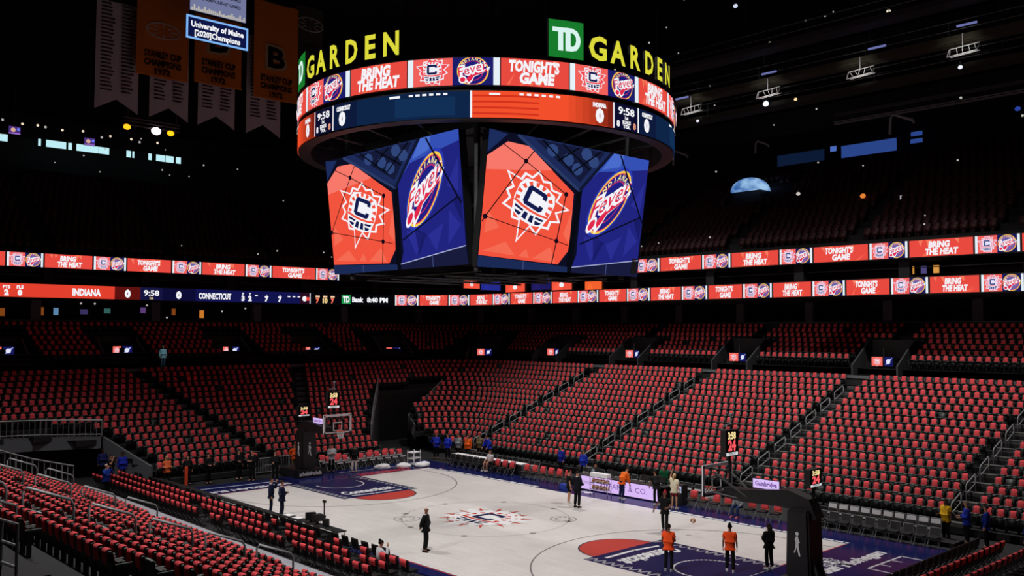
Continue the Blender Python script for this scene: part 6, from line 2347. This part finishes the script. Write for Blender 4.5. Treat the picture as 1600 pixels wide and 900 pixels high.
# single lamps: (point, radius, colour, strength, what)
LAMPS = [((-0.45, 26.0, 24.55), 0.17, '#d8ecff', 3.0, 'bright blue-white lamp under the catwalk'),
         ((-2.8, 26, 32.0), 0.14, '#d0d8f0', 1.0, 'slanting white lamp near the roof right of the sign'),
         ((8.2, 26, 28.8), 0.11, '#fff4dc', 1.0, 'square warm lamp high on the right'),
         ((-0.1, 26, 28.7), 0.09, '#ffe8c8', 1.0, 'warm lamp above the left part of the catwalk'),
         ((1.8, 26, 24.45), 0.10, '#ffdca0', 1.0, 'amber lamp right of the bright blue one'),
         ((12.4, 26, 24.4), 0.11, '#f0f4ff', 1.0, 'white lamp under the rightmost tube frame'),
         ((-6.1, 26, 24.3), 0.10, '#e8ecf4', 1.0, 'white lamp right of the scoreboard'),
         ((1.8, 26.2, 18.1), 0.12, '#e8e0d8', 0.7, 'small white light low in the right balcony'),
         ((2.75, 33.5, 18.6), 0.17, '#f08838', 0.9, 'orange light in the right balcony seats'),
         ((5.5, 33.5, 18.2), 0.14, '#d8d0e0', 0.7, 'pale light right of the orange balcony light'),
         ((15.0, 39.5, 24.6), 0.24, '#c03028', 0.9, 'red light at the right edge of the upper concourse'),
         ((10.9, 40.2, 24.6), 0.16, '#2c44a0', 0.9, 'blue light left of the red one in the upper concourse')]
for p, r_, c, s_, lb in LAMPS:
    t = empty('lamp', p)
    m = MB(); m.ball((0, 0, 0), r_, 10, 7, sc=(1.25, 0.8, 1.0)); m.build('bulb', emit('bulb', c, s_), t)
    m = MB(); m.tube([(0, 0, r_ * .8), (0, 0, r_ + 0.25)], 0.04, 5); m.box((0, 0, r_ + 0.05), (r_ * 1.6, r_ * 1.6, 0.06)); m.build('fitting', M_['black'], t)
    tag(t, lb, 'lamp')
# faint pinpoint lights of the roof and balcony
E_DOT = emit('pinpoint', '#c8c4bc', 0.75)
r = random.Random(21)
dots = []
for i in range(70):
    if i < 34:
        p, zone = (r.uniform(-14, 20), r.uniform(24, 34), r.uniform(20, 33)), 'roof on the right'
    elif i < 52:
        q = ribbon_at(r.uniform(2, 40), r.uniform(-11, -1)); p, zone = (q[0], q[1], r.uniform(21, 25)), 'upper left balcony'
    else:
        q = ribbon_at(r.uniform(8, 95), -0.6); p, zone = (q[0], q[1], 15.6 + r.uniform(0, 0.6)), 'balcony front over the upper ribbon'
    dots.append((zone, cam_xy(*p)[0], p, 0.05 + r.random() * 0.03))
cnt = {}
for zone, _, p, rad in sorted(dots):
    cnt[zone] = cnt.get(zone, 0) + 1
    m = MB(); m.ball((0, 0, 0), rad, 7, 5)
    o = m.build('pinpoint_light', E_DOT); o.location = p
    tag(o, f'tiny white light, {nth(cnt[zone])} from the left in the dark {zone}', 'light', 'pinpoint lights in the dark')
for i, (y, z) in enumerate(((-10.0, 25.3), (-8.58, 25.2), (-7.46, 25.25), (-6.88, 25.2), (-5.6, 25.15), (-4.0, 25.3), (-2.5, 25.0), (-1.8, 25.2), (-0.06, 25.2), (0.65, 25.05), (2.2, 25.2))):
    m = MB(); m.ball((0, 0, 0), 0.10, 8, 5)
    o = m.build('concourse_light', emit('dot_warm', '#f4e0c4', 1.0) if i % 3 else E_DOT); o.location = (-46, y, z)
    tag(o, f'small round light over the left upper concourse, {nth(i + 1)} from the left', 'light', 'lights over the left concourse')

# lived-in suites at club level, far left: amber doors, screens and lamps
AMB = emit('suite_amber', '#8a4818', 0.8)
SUITE = [(-10.2, 10.2, .5, .75, AMB, 'amber doorway', -43.5), (-7.5, 10.3, .6, .8, AMB, 'amber doorway', -43.5), (-6.4, 10.3, .5, .7, emit('suite_blue', '#5a84a8'), 'pale blue screen', -43.5),
         (-4.3, 10.3, .8, .5, emit('suite_violet', '#38305c'), 'violet screen', -43.5), (-2.5, 10.4, .7, .5, emit('suite_teal', '#305c58'), 'teal screen', -43.5), (0.4, 10.5, .6, .6, emit('suite_mauve', '#5a3c74'), 'mauve screen', -43.5),
         (3.0, 10.4, .45, .7, AMB, 'amber doorway', -43.5), (5.5, 10.25, .55, .85, emit('suite_gold', '#c8782c'), 'gold doorway', -43.5)]
for i, (y, z, wd, hh, mt, wt, X) in enumerate(SUITE):
    t = empty('suite_panel', (X - 0.3, y, z))
    wd *= .7; hh *= .8
    m = MB(); m.box((0, 0, 0), (0.06, wd, hh)); m.build('lit_face', mt, t)
    m = MB(); m.box((-0.05, 0, 0), (0.06, wd + .12, hh + .12)); m.build('surround', M_['black'], t)
    tag(t, f'{wt} glowing at club level on the left, {nth(i + 1)} along', 'light')
for i, (y, z) in enumerate(((-4.8, 11.05), (-3.75, 11.05), (0.4, 11.0), (7.0, 10.6), (9.2, 10.9), (2.1, 10.0))):
    m = MB(); m.ball((0, 0, 0), 0.08, 8, 5); o = m.build('downlight', E_DOT); o.location = (-43, y, z - .1)
    tag(o, f'round downlight at club level on the left, {nth(i + 1)} along', 'light', 'downlights at club level')
for i, (x, c) in enumerate(((9.6, '#c88838'), (11.2, '#d89848'), (10.4, '#4c4478'))):
    t = empty('suite_panel', (x - 2.4, 31.0, 12.95)); m = MB(); m.box((0, 0, 0), (0.35, 0.06, 0.5)); m.build('lit_face', emit('suite_right_' + str(i), c), t)
    m = MB(); m.box((0, 0.05, 0), (0.45, 0.06, 0.6)); m.build('surround', M_['black'], t)
    tag(t, f'small lit panel between the two ribbons on the right, {("left", "right", "violet middle")[i]} one', 'light')
